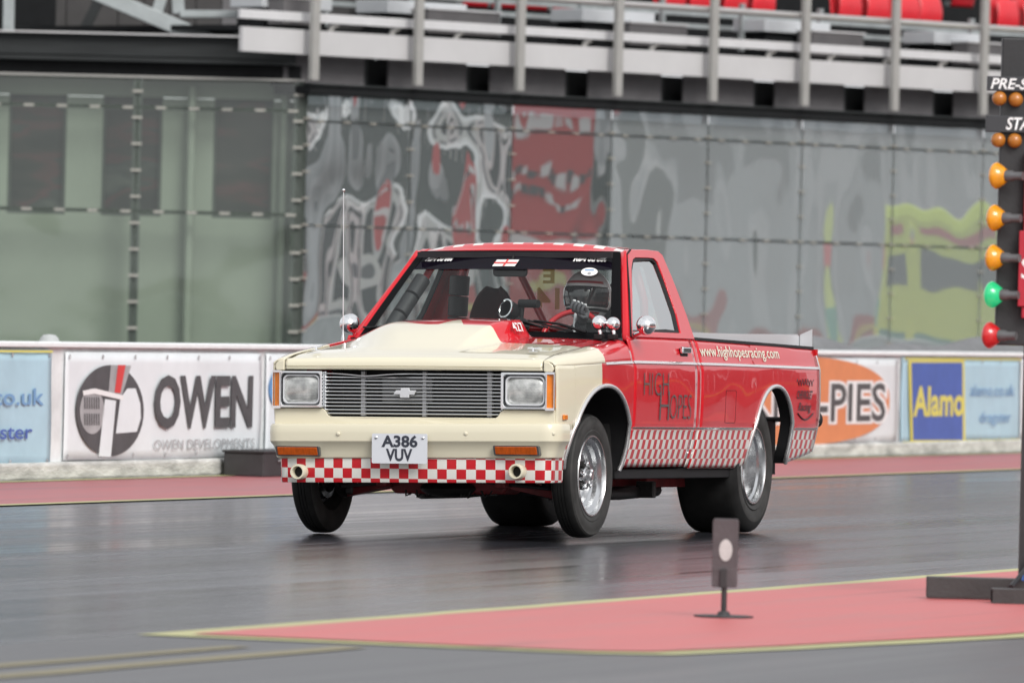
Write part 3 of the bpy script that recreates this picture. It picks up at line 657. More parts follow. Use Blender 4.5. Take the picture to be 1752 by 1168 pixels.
# vehicles and a flag that stand up the strip beyond the right edge; the panes mirror them
def mirror(p):
    d = (p - C0).dot(nR); return p - 2 * d * nR
def virt(px, depth):
    p = on_plane(px, 500, C0, nR); q = p + ray(px, 500).normalized() * depth; q = mirror(q); return q.x, q.y
m_tyre0 = M('van_tyre', (0.02, 0.02, 0.02), 0.8); m_vwin = M('van_glass', (0.02, 0.025, 0.03), 0.08)
def van(label, px, depth, rz, L, Wd_, H_, col, stripe, stripe2, win=0.95):
    x, y = virt(px, depth); r = setp(empty('parked_van', Matrix.Translation((x, y, 0)) @ Matrix.Rotation(rz, 4, 'Z')), label, 'van')
    mb = M('van_paint', col, 0.3, coat=0.6, var=0.04)
    prof = [(-L / 2, 0.35), (L / 2 - 0.15, 0.35), (L / 2, 0.5), (L / 2, 0.95), (L / 2 - 0.75, 1.25), (L / 2 - 1.25, H_ - 0.1), (L / 2 - 1.6, H_), (-L / 2 + 0.1, H_), (-L / 2, H_ - 0.15)]
    MB().prism(prof, lambda a, b, d: (a, d, b), -Wd_ / 2, Wd_ / 2).build('body', mb, r, bevel=0.05)
    for s in (-1, 1):
        MB().prism([(L / 2 - 1.75, 1.3), (L / 2 - 0.85, 1.3), (L / 2 - 1.28, H_ - 0.25), (L / 2 - 1.75, H_ - 0.25)], lambda a, b, d: (a, d, b), s * Wd_ / 2, s * (Wd_ / 2 + 0.006)).build('side_window', m_vwin, r)
        MB().box((-L * 0.1, s * (Wd_ / 2 + 0.004), 1.2), (L * 0.6, 0.008, 0.45)).build('side_stripe', stripe, r)
        MB().box((-L * 0.1, s * (Wd_ / 2 + 0.004), 1.95), (L * 0.6, 0.008, 0.25)).build('upper_stripe', stripe2, r)
        for a in (-L * 0.3, L * 0.32): MB().lathe([(0.0, -0.1), (0.25, -0.1), (0.33, -0.07), (0.33, 0.07), (0.25, 0.1), (0.0, 0.1)], 24, Matrix.Translation((a, s * (Wd_ / 2 - 0.08), 0.33)) @ Matrix.Rotation(pi / 2, 4, 'X')).build('wheel', m_tyre0, r, smooth=40)
    MB().box((-L / 2 - 0.005, 0, 1.75), (0.01, Wd_ * 0.72, win)).build('rear_window', m_vwin, r)
    MB().box((-L / 2 - 0.005, 0, 0.85), (0.01, Wd_ * 0.9, 0.22)).build('rear_stripe', stripe, r)
    MB().box((-L / 2 - 0.005, 0, H_ - 0.28), (0.01, Wd_ * 0.7, 0.09)).build('roof_stripe', stripe2, r)
    return r
m_s1 = M('sticker_teal', (0.08, 0.30, 0.22), 0.4); m_s2 = M('sticker_red', (0.55, 0.04, 0.05), 0.4); m_s3 = M('sticker_grey', (0.12, 0.13, 0.15), 0.4)
van('yellow green rescue van mirrored in the right hand panes', 1612, 9.0, radians(4), 4.8, 1.55, 2.45, (0.70, 0.86, 0.03), m_s1, m_s2, 0.38)
van('white van mirrored in the rippled panes left of the red flag', 575, 24.0, radians(6), 5.0, 1.75, 2.7, (0.8, 0.8, 0.8), m_s3, m_s3)
van('white van with dark windows mirrored in the second rippled pane', 775, 22.0, radians(-6), 4.6, 1.75, 2.8, (0.78, 0.79, 0.8), m_s3, m_s3)
# the stand on the other side of the strip, out of frame; seen only in the glazing and the paint
op = setp(empty('opposite_stand', TRK @ Matrix.Translation((14.0, 96.0, 0))), 'long grey columned stand mirrored in the pavilion glazing', 'grandstand')
m_opw = M('opposite_wall_grey', (0.66, 0.69, 0.70), 0.8, var=0.1); m_opc = M('opposite_column_pale', (0.82, 0.84, 0.85), 0.7); m_opd = M('opposite_bay_dark', (0.28, 0.30, 0.31), 0.5)
MB().box((4, 0, 3.2), (8, 130, 6.4)).build('block', m_opw, op)
MB().box((2, 0, 6.7), (9, 131, 0.35)).build('roof_slab', m_opd, op)
for k in range(26):
    yy = -62 + k * 4.9
    MB().box((-0.08, yy, 3.2), (0.30, 1.1, 6.36)).build('column', m_opc, op)
    if k % 3 != 2: MB().box((-0.05, yy + 2.4, 4.3), (0.12, 2.4, 2.2)).build('dark_bay', m_opd, op)
xm, ym = virt(680, 32.0)  # added dark backdrop, out of view, so the vans stand out in the mirrored panes
mq = setp(empty('dark_reflection_backdrop', Matrix.Translation((xm, ym, 0))), 'dark green marquee added unseen to darken the glazing reflections behind the white vans', 'backdrop')
m_mq = M('backdrop_canvas', (0.045, 0.06, 0.055), 0.8, var=0.3, vscale=1.5)
MB().prism([(-3.2, 0), (3.2, 0), (3.2, 3.2), (0, 5.0), (-3.2, 3.2)], lambda a, c, d: (d, a, c), 0, 4.0).build('canvas', m_mq, mq)
for yy in (-3.2, -1.1, 1.1, 3.2): MB().box((-0.05, yy, 1.6), (0.1, 0.12, 3.2)).build('frame_post', m_inkw, mq)
nb = setp(empty('near_barrier', TRK @ Matrix.Translation((-0.6, 95.0, 0))), 'red trackside barrier with yellow stripe mirrored in the pickup door', 'barrier')
m_nbr = M('barrier_red', (0.50, 0.03, 0.03), 0.5, var=0.15); m_nby = M('barrier_yellow', (0.75, 0.50, 0.03), 0.5)
MB().box((0.15, 0, 0.5), (0.3, 120, 1.0)).build('wall_body', m_nbr, nb)
MB().box((-0.01, 0, 0.72), (0.03, 120, 0.14)).build('stripe', m_nby, nb)
x, y = virt(930, 10.0)
fg = setp(empty('red_flag_banner', Matrix.Translation((x, y, 0))), 'red upright flag banner mirrored in the glazing above the cab', 'banner')
MB().tube([(0, 0.52, 0), (0, 0.52, 3.6), (0, 0.42, 3.7), (0, -0.3, 3.72)], 0.025, 8).build('pole', m_truss, fg, smooth=40)
MB().box((0, 0, 0.03), (0.6, 1.6, 0.06)).build('foot', m_dark, fg)
MB().grid(lambda u, v: (0.03 * sin(6 * v), -0.5 + 1.0 * u, 0.5 + 3.1 * v), 8, 12).build('cloth', m_inkr, fg, smooth=60, solid=0.004)
for k in range(5): MB().box((0.0, -0.34 + 0.17 * k, 3.25), (0.09, 0.10, 0.17)).build('cloth_mark', m_inkw, fg)
for k in range(9): MB().box((0.0, -0.40 + 0.10 * k, 2.72 + 0.10 * sin(k * 0.8)), (0.09, 0.085, 0.13)).build('cloth_mark', m_ink if k % 3 else m_inkw, fg)
for k in range(8): MB().box((0.0, -0.38 + 0.10 * k, 2.45 + 0.08 * sin(k * 0.8)), (0.09, 0.085, 0.10)).build('cloth_mark', m_inkw if k % 3 else m_ink, fg)
MB().box((0, 0, 1.95), (0.09, 0.96, 0.14)).build('cloth_band', m_inkw, fg); MB().box((0, 0.1, 1.5), (0.09, 0.4, 0.16)).build('cloth_band', m_inky, fg)

# ------------------------------------------------------------------ start-line light tree at the right edge
TY = 35.2
tp = lambda px, py: on_plane(px, py, (0, TY, 0), Vector((0, 1, 0)))
base = tp(1762, 900); TM = Matrix.Translation((base.x, TY, 0))
def tl(px, py): p = tp(px, py); return p.x - base.x, p.z
m_tb = M('black_tree_steel', (0.022, 0.022, 0.024), 0.45, var=0.2, bump=0.1); m_tbar = M('charcoal_box_tube', (0.036, 0.035, 0.035), 0.5, var=0.25, bump=0.15)
m_amb = M('amber_lens', (0.75, 0.30, 0.010), 0.15, coat=0.6, var=0.15, vscale=30, emit=(1.0, 0.42, 0.02, 0.03)); m_ambd = M('amber_lens_unlit', (0.42, 0.15, 0.018), 0.25, coat=0.4)
m_grn = M('green_lens_lit', (0.01, 0.30, 0.11), 0.15, coat=0.6, emit=(0.02, 0.75, 0.28, 0.35)); m_rdl = M('red_lens', (0.55, 0.012, 0.015), 0.15, coat=0.6)
m_sock = M('grey_socket', (0.13, 0.13, 0.135), 0.45, metal=0.3); m_sign = M('sign_plate', (0.035, 0.037, 0.042), 0.5); m_redb = M('red_tree_panel', (0.42, 0.012, 0.03), 0.45, var=0.08)
m_cable = M('blue_cable', (0.03, 0.10, 0.35), 0.5)
tree = setp(empty('starting_light_tree', TM), 'black start line light tree with amber bulbs, green lit, at the right edge', 'light tree')
(xa, za), (xb, zb_) = tl(1693, 590), tl(1700, 132)
MB().box((0.03, 0.02, (za + 2.42) / 2), (0.40, 0.07, 2.42 - za)).build('light_board', m_tb, tree, bevel=0.006)
x5, z5 = tl(1748, 460)
MB().box((x5 + 0.12, -0.05, (za + zb_) / 2 - 0.1), (0.24, 0.05, (zb_ - za) * 0.62)).build('red_panel', m_redb, tree, bevel=0.004)
x6, z6 = tl(1742, 395); x7, z7 = tl(1745, 524)
MB().box((x6 + 0.13, -0.082, (z6 + z7) / 2), (0.26, 0.015, z6 - z7)).build('red_sign', m_redb, tree, bevel=0.003)
link('lettering', text_mesh('S', lambda a, c: (a, -0.0905, c), x6 + 0.012, x6 + 0.085, tl(1746, 478)[1], tl(1746, 440)[1]), m_inkw, tree)
for (yt, yb, txt, xt, lx) in ((131, 156, 'PRE-STAGE', 1694, 1688), (198, 226, 'STAGE', 1720, 1686)):
    (xs0, zt_), (_, zb2) = tl(lx, yt), tl(lx, yb)
    p = MB().box((xs0 + 0.24, -0.035, (zt_ + zb2) / 2), (0.48, 0.03, zt_ - zb2)).build('name_plate', m_sign, tree, bevel=0.002)
    (tx, tz), (_, tz2) = tl(xt, yt + 3), tl(xt, yb - 3)
    wtx = 0.036 * len(txt) * 1.0
    link('lettering', text_mesh(txt, lambda a, c: (a, -0.0535, c), tx, tx + wtx, tz2, tz, shear=0.25, bold=0.02), m_inkw, tree)
for px, py in ((1709, 169), (1737, 171), (1707, 240), (1735, 241)):
    a, z = tl(px, py)
    MB().sphere((a, -0.035, z), 0.032, 0.03, 0.032).build('stage_bulb', m_ambd, tree, smooth=60)
for px, py, mt in ((1702, 301, m_amb), (1698, 373, m_amb), (1696, 441, m_amb), (1694, 504, m_grn), (1690, 573, m_rdl)):
    a, z = tl(px, py)
    mm = Matrix.Translation((a, -0.06, z)) @ Matrix.Rotation(radians(-90), 4, 'Y') @ Matrix.Rotation(radians(-28), 4, 'X')
    lamp = MB().lathe([(0.0, 0.026), (0.020, 0.024), (0.040, 0.016), (0.053, 0.006), (0.058, -0.004), (0.056, -0.012), (0.044, -0.030), (0.030, -0.048), (0.0, -0.052)], 28, mm).build('signal_bulb', mt, tree, smooth=60)
    MB().lathe([(0.0, -0.045), (0.024, -0.045), (0.024, -0.078), (0.018, -0.088), (0.018, -0.13), (0.0, -0.13)], 18, mm).build('bulb_socket', m_sock, lamp, smooth=40)
MB().box((0.0, 0.02, za / 2), (0.085, 0.06, za)).build('post', m_tb, tree)
xq, zq = tl(1575, 1000)
MB().box(((xq + 0.6) / 2 + 0.1, -0.02, 0.055), (0.75 - xq, 0.10, 0.09)).build('base_beam', m_tbar, tree, bevel=0.004)
xr = tl(1687, 1018)[0]
fb = MB(); fb.ring([(-0.075, 0.0), (0.075, 0.0), (0.075, 0.062), (-0.075, 0.062)], [(-0.069, 0.006), (0.069, 0.006), (0.069, 0.056), (-0.069, 0.056)], lambda yv, zv, d: (d, -0.42 + yv, zv + 0.006), xr, xr + 0.9); fb.build('foot_tube', m_tbar, tree)
MB().tube([(0.03, 0.0, 0.23), (-0.02, -0.1, 0.14), (-0.09, -0.25, 0.07)], 0.011, 8).build('stay', m_tb, tree, smooth=40)
MB().tube([(0.02, -0.05, 0.13), (-0.03, -0.15, 0.115), (-0.04, -0.20, 0.10), (0.03, -0.24, 0.09)], 0.004, 8).build('cable', m_cable, tree, smooth=40)

# ------------------------------------------------------------------ timing-beam marker on the island
mk = on_ground(1238, 1058)
mkr = setp(empty('beam_marker_board', Matrix.Translation(mk) @ Matrix.Rotation(radians(-6), 4, 'Z')), 'small dark marker board with white spot standing on the red island', 'marker')
m_mk = M('worn_dark_foam', (0.085, 0.075, 0.080), 0.8, var=0.18, vscale=14, bump=0.3); m_mkb = M('black_marker_plate', (0.03, 0.03, 0.032), 0.6, var=0.2); m_mkw = M('white_reflector', (0.50, 0.50, 0.49), 0.4, var=0.12, vscale=40)
poly = [(-0.047, 0.125), (0.047, 0.125), (0.05, 0.135), (0.051, 0.385), (0.046, 0.396), (-0.046, 0.396), (-0.051, 0.385), (-0.05, 0.135)]
MB().prism(poly, lambda a, c, d: (a, d, c), -0.011, 0.011).build('board', m_mk, mkr, bevel=0.004)
MB().prism(ell(0.003, 0.272, 0.026, 0.043, 28), lambda a, c, d: (a, d, c), -0.0125, -0.0155).build('white_spot', m_mkw, mkr)
MB().box((-0.004, -0.018, 0.16), (0.024, 0.012, 0.075)).build('clamp', m_mkb, mkr, bevel=0.002)
MB().tube([(0, 0, 0.012), (0, 0, 0.16)], 0.0115, 12).build('stem', m_mkb, mkr, smooth=40)
MB().prism(ell(0, 0, 0.118, 0.118, 8), lambda a, c, d: (a, c, d), 0.006, 0.014).build('base_plate', m_mkb, mkr, bevel=0.002)
MB().lathe([(0.0, 0.03), (0.02, 0.03), (0.03, 0.014), (0.0, 0.014)], 16).build('collar', m_mkb, mkr, smooth=40)

# ================================================================== THE PICKUP (truck space: x to its left side, y rearward from the bumper, z up)
def truck_matrix(yaw, pit, rol, t):
    s = Vector((sin(yaw), cos(yaw), 0)); w = Vector((cos(yaw), -sin(yaw), 0)); h = Vector((0, 0, 1))
    s2 = s * cos(pit) - h * sin(pit); h2 = h * cos(pit) + s * sin(pit)
    w3 = w * cos(rol) + h2 * sin(rol); h3 = h2 * cos(rol) - w * sin(rol)
    m = Matrix.Identity(4)
    for i, c in enumerate((w3, s2, h3)): m[0][i], m[1][i], m[2][i] = c
    m[0][3], m[1][3], m[2][3] = t
    return m
TM_ = truck_matrix(0.3454, 0.0071, 0.0185, (-0.5222, 42.1795, 0.0176))
truck = setp(empty('pickup_truck', TM_), 'red and cream drag racing pickup with chequered sills lifting a front wheel', 'pickup truck')
TT = truck
p_side, p_hood, p_val, p_roof, p_cream, p_red = (paint('paint_' + k, k) for k in ('side', 'hood', 'valance', 'roof', 'cream', 'red'))
m_chr = M('chrome', (0.82, 0.83, 0.84), 0.06, metal=1.0, rvar=0.03, vscale=9); m_alu = M('polished_aluminium', (0.60, 0.61, 0.62), 0.27, metal=1.0, rvar=0.07, vscale=9)
m_trim = M('silver_trim', (0.70, 0.69, 0.69), 0.22, metal=0.75, rvar=0.06); m_alus = M('satin_aluminium', (0.66, 0.67, 0.69), 0.40, metal=0.35, rvar=0.1, vscale=4)
m_blk = M('black_satin', (0.009, 0.009, 0.010), 0.6, var=0.3, spec=0.3); m_rub = M('black_rubber', (0.010, 0.010, 0.011), 0.65, var=0.3, vscale=20)
m_void = M('engine_bay_black', (0.006, 0.006, 0.006), 0.8); m_lin = M('grey_headlining', (0.08, 0.08, 0.085), 0.9)
m_int = M('dark_interior_trim', (0.022, 0.022, 0.025), 0.8, var=0.2, spec=0.25)
m_und = M('dull_red_chassis', (0.19, 0.020, 0.024), 0.55, var=0.45, vscale=8, bump=0.2); m_undb = M('greasy_black_steel', (0.016, 0.015, 0.015), 0.5, var=0.5, vscale=12, bump=0.3)
m_amb2 = M('amber_marker_lens', (0.75, 0.20, 0.008), 0.18, coat=0.7, var=0.12, vscale=30); m_amb3 = M('orange_indicator_lens', (0.55, 0.095, 0.005), 0.2, coat=0.7, var=0.25, vscale=25, stretch=(4, 1, 1))
m_cage = M('red_roll_cage', (0.62, 0.016, 0.026), 0.35, coat=0.5); m_padr = M('dark_red_upholstery', (0.05, 0.010, 0.012), 0.85, bump=0.3, bscale=200); m_pad = M('black_bar_padding', (0.022, 0.023, 0.025), 0.55, var=0.2, bump=0.2)
m_ws = glass('windscreen_glass', (0.88, 0.91, 0.90), 0.0, 0.01, fres=1.35); m_sg = glass('side_glass', (0.75, 0.78, 0.78), 0.42, 0.015); m_rg = glass('rear_glass', (0.86, 0.88, 0.87), 0.0, 0.01)
m_strip = glass('sun_strip_film', (0.035, 0.025, 0.05), 0.0, 0.03, base=(0.008, 0.006, 0.012, 0.65)); m_frit = M('black_screen_edge', (0.005, 0.005, 0.006), 0.5, spec=0.05)
m_whl = M('white_lettering', (0.80, 0.80, 0.79), 0.45); m_dkl = M('charcoal_lettering', (0.075, 0.08, 0.08), 0.3); m_cml = M('cream_lettering', (0.76, 0.72, 0.58), 0.4); m_dkr = M('dark_red_lettering', (0.05, 0.02, 0.025), 0.5)

HP = [(.25, .715), (.30, .735), (.36, .757), (.41, .774), (.46, .789), (.51, .801), (.545, .808), (.562, .813), (.574, .822), (.60, .8232), (.66, .8262), (.72, .8284), (.78, .8297), (.83, .8300), (.87, .8290), (.906, .8265), (.924, .817), (.96, .8095), (1.0, .799), (1.05, .783), (1.10, .766)]
def W(s, h):
    w = interp(HP, h)
    if s < .75: w -= .048 * ((.75 - s) / .65) ** 2
    if s > 3.6: w -= .015 * ((s - 3.6) / .84) ** 2
    return w
def side_patch(name, B, Tp, sides=(1, -1), rows=26, mat=None, solid=.010):
    """body-side skin between a lower and an upper curve of (s, h) points"""
    for sd_ in sides:
        b = MB(); n = len(B)
        def fn(i, j):
            s = B[i][0] + (Tp[i][0] - B[i][0]) * j; h = B[i][1] + (Tp[i][1] - B[i][1]) * j
            return (sd_ * W(s, h), s, h)
        # rows follow fixed heights where possible so the creases stay crisp
        vs = []
        for i in range(n):
            for j in range(rows + 1): vs.append(fn(i, j / rows))
        fs = [(i * (rows + 1) + j, (i + 1) * (rows + 1) + j, (i + 1) * (rows + 1) + j + 1, i * (rows + 1) + j + 1) for i in range(n - 1) for j in range(rows)]
        b.add(vs, fs); b.build(name, mat or p_side, TT, smooth=28, out=(sd_, 0, 0), solid=solid)
def arch(cs, a, h0, ht, n=26, p=0.92):
    o = []
    for k in range(n + 1):
        t = pi * (1 - k / n); c = cos(t); o.append((cs + a * (abs(c) ** p) * (1 if c > 0 else -1), h0 + (ht - h0) * sin(t) ** 0.95))
    return o
def lin(p, q, n): return [(p[0] + (q[0] - p[0]) * k / n, p[1] + (q[1] - p[1]) * k / n) for k in range(n)]
def belt(s): return .886 + .029 * smooth(0, 1.3, s)
AF = arch(.742, .435, .42, .788); AR = arch(3.605, .365, .42, .803)
AFs = [(.335, .355), (.318, .385)] + AF + [(1.183, .385), (1.186, .362)][:1]
# fender
B = [(.125, .40)] + lin((.15, .39), (.325, .36), 5) + [(.322, .385)] + AF + [(1.1785, .40)]
side_patch('front_fender', B, [(min(max(s, .085) if s > .2 else s - .03, 1.178), belt(s)) for s, h in B])
for sd_ in (1, -1):
    def shoulder(u, v, sd_=sd_):
        s = .085 + (1.178 - .085) * u; h0 = belt(s); h1 = interp(HED, s) - 0.001 if False else hed(s)
        p0 = (W(s, h0), h0); p2 = (.713, h1); p1 = (W(s, h0) - .012, h1 + .004)
        a, b_, c = (1 - v) ** 2, 2 * v * (1 - v), v * v
        return (sd_ * (a * p0[0] + b_ * p1[0] + c * p2[0]), s, a * p0[1] + b_ * p1[1] + c * p2[1])
    def hed(s): return interp([(.05, .893), (.085, .910), (.125, .922), (.223, .940), (.35, .955), (.494, .968), (.815, 1.000), (1.094, 1.027), (1.282, 1.045)], s)
    MB().grid(shoulder, 40, 10).build('fender_top', p_side, TT, smooth=40, out=(sd_, 0, 1), solid=.008)
    nose = [(.7135, .853), (.762, .853), (.768, .870), (.766, .889), (.745, .905), (.7135, .910)]
    MB().prism([(sd_ * a, c) for a, c in nose], lambda a, c, d: (a, d + .035 * (abs(a) / .77) ** 2, c), .050, .075).build('fender_nose', p_cream, TT, bevel=.008)
# door, cab corner, bed
B = lin((1.191, .362), (2.234, .362), 24) + [(2.234, .362)]
side_patch('door', B, [(s, 1.048) for s, h in B])
B = lin((2.242, .36), (2.297, .36), 4) + [(2.297, .36)]
side_patch('cab_corner', B, [(s, 1.048) for s, h in B])
def bedtop(s): return 1.046 - .028 * (s - 2.31) / 2.1
B = lin((2.307, .352), (3.262, .350), 20) + [(3.250, .375)] + AR + [(3.985, .385)] + lin((3.995, .375), (4.44, .432), 9) + [(4.44, .432)]
side_patch('bed_side', B, [(min(max(s, 2.307), 4.44), bedtop(s)) for s, h in B])
# arch lips and wheel-house linings
for sd_ in (1, -1):
    for A, nm, deep, tail0, tail1 in ((AF, 'front', .25, [(.335, .36), (.318, .39)], [(1.180, .38), (1.172, .345)]), (AR, 'rear', .07, [(3.268, .352), (3.250, .385)], [(3.985, .40), (4.0, .375)])):
        C = tail0 + A + tail1
        MB().tube([(sd_ * (W(s, h) + .002), s, h) for s, h in C], .0125, 8).build('arch_trim', m_trim, TT, smooth=60)
        b = MB(); n = len(C); vs = [(sd_ * (W(s, h) - .006), s, h) for s, h in C] + [(sd_ * (W(s, h) - deep), s, h) for s, h in C]
        b.add(vs, [(i, i + 1, n + i + 1, n + i) for i in range(n - 1)]); b.build('wheel_house', m_blk, TT, smooth=40)
# mouldings along the side
def strip(name, s0, s1, hf, ht, proud, mat, n=24):
    for sd_ in (1, -1):
        b = MB(); vs = []
        for k in range(n + 1):
            s = s0 + (s1 - s0) * k / n; h = hf(s); w0 = W(s, h - ht / 2) + proud; w1 = W(s, h + ht / 2) + proud; wi = min(w0, w1) - proud - .004
            vs += [(sd_ * wi, s, h - ht / 2), (sd_ * w0, s, h - ht * .28), (sd_ * w1, s, h + ht * .28), (sd_ * wi, s, h + ht / 2)]
        fs = [(i * 4 + j, i * 4 + 4 + j, i * 4 + 4 + (j + 1) % 4, i * 4 + (j + 1) % 4) for i in range(n) for j in range(4)] + [(0, 1, 2, 3), (n * 4, n * 4 + 1, n * 4 + 2, n * 4 + 3)]
        b.add(vs, fs); b.build(name, mat, TT, smooth=35)
for s0, s1 in ((.735, 1.176), (1.193, 2.232), (2.244, 2.295), (2.309, 4.438)): strip('belt_moulding', s0, s1, lambda s: (belt(s) if s < 1.2 else .916 - .006 * smooth(2.3, 4.4, s)), .021, .006, m_trim)
for s0, s1 in ((1.193, 2.232), (2.244, 2.295), (2.309, 3.225), (3.99, 4.438)): strip('sill_moulding', s0, s1, lambda s: .569, .018, .004, m_trim)
MB().box((.685, 2.15, .325), (.10, 1.95, .052)).box((-.685, 2.15, .325), (.10, 1.95, .052)).build('rocker', m_blk, TT, bevel=.006)

# bonnet with the cowl scoop
def hed(s): return interp([(.05, .893), (.085, .910), (.125, .922), (.223, .940), (.35, .955), (.494, .968), (.815, 1.000), (1.094, 1.027), (1.282, 1.045)], s)
def bulge(s, w):
    rise = .104 * smooth(.20, .86, s) ** 0.9 - .010 * smooth(.86, 1.1, s)
    wl_ = -.21 - .24 * smooth(.3, 1.1, s); wr = .15 + .07 * smooth(.3, 1.1, s)
    return rise * smooth(wl_ - .31, wl_ + .02, w) * (1 - smooth(wr, wr + .075, w)) * (1 - .06 * abs(w + .03) / .3)
PR = [(.072, .857), (.060, .8595), (.056, .866), (.055, .8712), (.0605, .8735), (.0555, .876), (.057, .886), (.061, .896), (.070, .907), (.085, .9155)]
def hood_fn(u, v):
    w = -.708 + 1.416 * u; k = v * 60
    if k < len(PR):
        s, h = PR[int(round(k))]; cr_ = .012 * (1 - (w / .708) ** 2) * (k / len(PR)) ** 2
    else:
        t = (k - len(PR)) / (60 - len(PR)); s = .100 + (1.085 - .100) * t; h = hed(s); cr_ = (.012 + .008 * smooth(.1, .5, s)) * (1 - (w / .708) ** 2)
    e = smooth(.63, .708, abs(w)) * .0055
    return (w, s + .030 * (abs(w) / .76) ** 2 * (1 - smooth(.1, .6, s)), h + cr_ + bulge(s, w) - e * (1 if k >= len(PR) else 0))
MB().grid(hood_fn, 96, 60).build('bonnet', p_hood, TT, smooth=38, out=(0, -.3, 1), solid=.008)
MB().grid(lambda u, v: (-.42 + .64 * u, 1.078, 1.0 + v * (hed(1.085) + .018 + bulge(1.085, -.42 + .64 * u) - 1.008)), 12, 1).build('scoop_mouth', m_void, TT)
MB().box((0, 1.17, 1.020), (1.46, .17, .03)).build('cowl_panel', m_blk, TT)
fn427 = lambda a, c: (.222 + .075 * (1 - (c - 1.045) / .09) + .004, a, c)
link('lettering', text_mesh('427', lambda a, c: (.226 + (1.135 - c) * .80 + .004, a, c), .86, 1.04, 1.070, 1.118, shear=.3, bold=.02), m_whl, TT)
for sx in (-.60, .60):
    s_ = .245; z_ = hed(s_) + .014
    pn = MB().lathe([(.0, .002), (.026, .002), (.024, .005), (.006, .007), (.005, .022), (.0, .024)], 16, Matrix.Translation((sx, s_, z_))).build('bonnet_pin', m_chr, TT, smooth=40)
    MB().tube([(sx - .03, s_, z_ + .020), (sx + .0, s_ + .005, z_ + .015), (sx + .034, s_, z_ + .024)], .0028, 6).build('pin_clip', m_chr, pn)
# front panel, bezels, lamps, grille
poly = [(-.772, .555), (.772, .555), (.772, .657), (.500, .657), (.482, .645), (.468, .622), (.455, .615), (-.455, .615), (-.468, .622), (-.482, .645), (-.500, .657), (-.772, .657)]
bow = lambda a: .035 * (abs(a) / .77) ** 2
b = MB()
for sd_ in (1, -1):
    half = [(.0, .555), (.25, .555), (.5, .555), (.772, .555), (.772, .657), (.500, .657), (.482, .645), (.468, .622), (.455, .615), (.25, .615), (.0, .615)]
    b.prism([(sd_ * a, c) for a, c in half], lambda a, c, d: (a, d + bow(a), c), .065, .105)
b.build('front_panel', p_cream, TT, bevel=.004)
m_lens = None
def lens_material():
    m, nt, b = nodes('fluted_headlamp_glass'); n, l = nt.nodes, nt.links
    t = n.new('ShaderNodeTexCoord'); mpn = n.new('ShaderNodeMapping'); mpn.inputs['Scale'].default_value = (1, 0, 1); l.new(t.outputs['Object'], mpn.inputs[0])
    br = n.new('ShaderNodeTexBrick'); br.inputs['Scale'].default_value = 30; br.inputs['Mortar Size'].default_value = .06; br.inputs['Color1'].default_value = (.9, .9, .9, 1); br.inputs['Color2'].default_value = (.35, .35, .35, 1); br.inputs['Mortar'].default_value = (0, 0, 0, 1)
    sx = n.new('ShaderNodeSeparateXYZ'); cb = n.new('ShaderNodeCombineXYZ'); l.new(t.outputs['Object'], sx.inputs[0]); l.new(sx.outputs[0], cb.inputs[0]); l.new(sx.outputs[2], cb.inputs[1]); l.new(cb.outputs[0], br.inputs['Vector'])
    nz_ = n.new('ShaderNodeTexNoise'); nz_.inputs['Scale'].default_value = 22; l.new(t.outputs['Object'], nz_.inputs['Vector'])
    r = n.new('ShaderNodeValToRGB'); r.color_ramp.elements[0].position = .3; r.color_ramp.elements[0].color = (.34, .35, .34, 1); r.color_ramp.elements[1].position = .7; r.color_ramp.elements[1].color = (.74, .75, .72, 1)
    l.new(nz_.outputs['Fac'], r.inputs[0]); l.new(r.outputs[0], b.inputs['Base Color']); b.inputs['Metallic'].default_value = .55; b.inputs['Roughness'].default_value = .22; b.inputs['Coat Weight'].default_value = 1; b.inputs['Coat Roughness'].default_value = .02
    bp = n.new('ShaderNodeBump'); bp.inputs['Strength'].default_value = .7; bp.inputs['Distance'].default_value = .004; l.new(br.outputs['Color'], bp.inputs['Height']); l.new(bp.outputs[0], b.inputs['Normal']); return m
m_lens = lens_material(); m_house = M('lamp_bucket', (.16, .165, .17), .4, metal=.5)
def rrect(x0, x1, z0, z1, r, n=5):
    o = []
    for cx_, cz_, a0 in ((x1 - r, z1 - r, 0), (x0 + r, z1 - r, pi / 2), (x0 + r, z0 + r, pi), (x1 - r, z0 + r, 3 * pi / 2)):
        for k in range(n + 1): a = a0 + pi / 2 * k / n; o.append((cx_ + r * cos(a), cz_ + r * sin(a)))
    return o
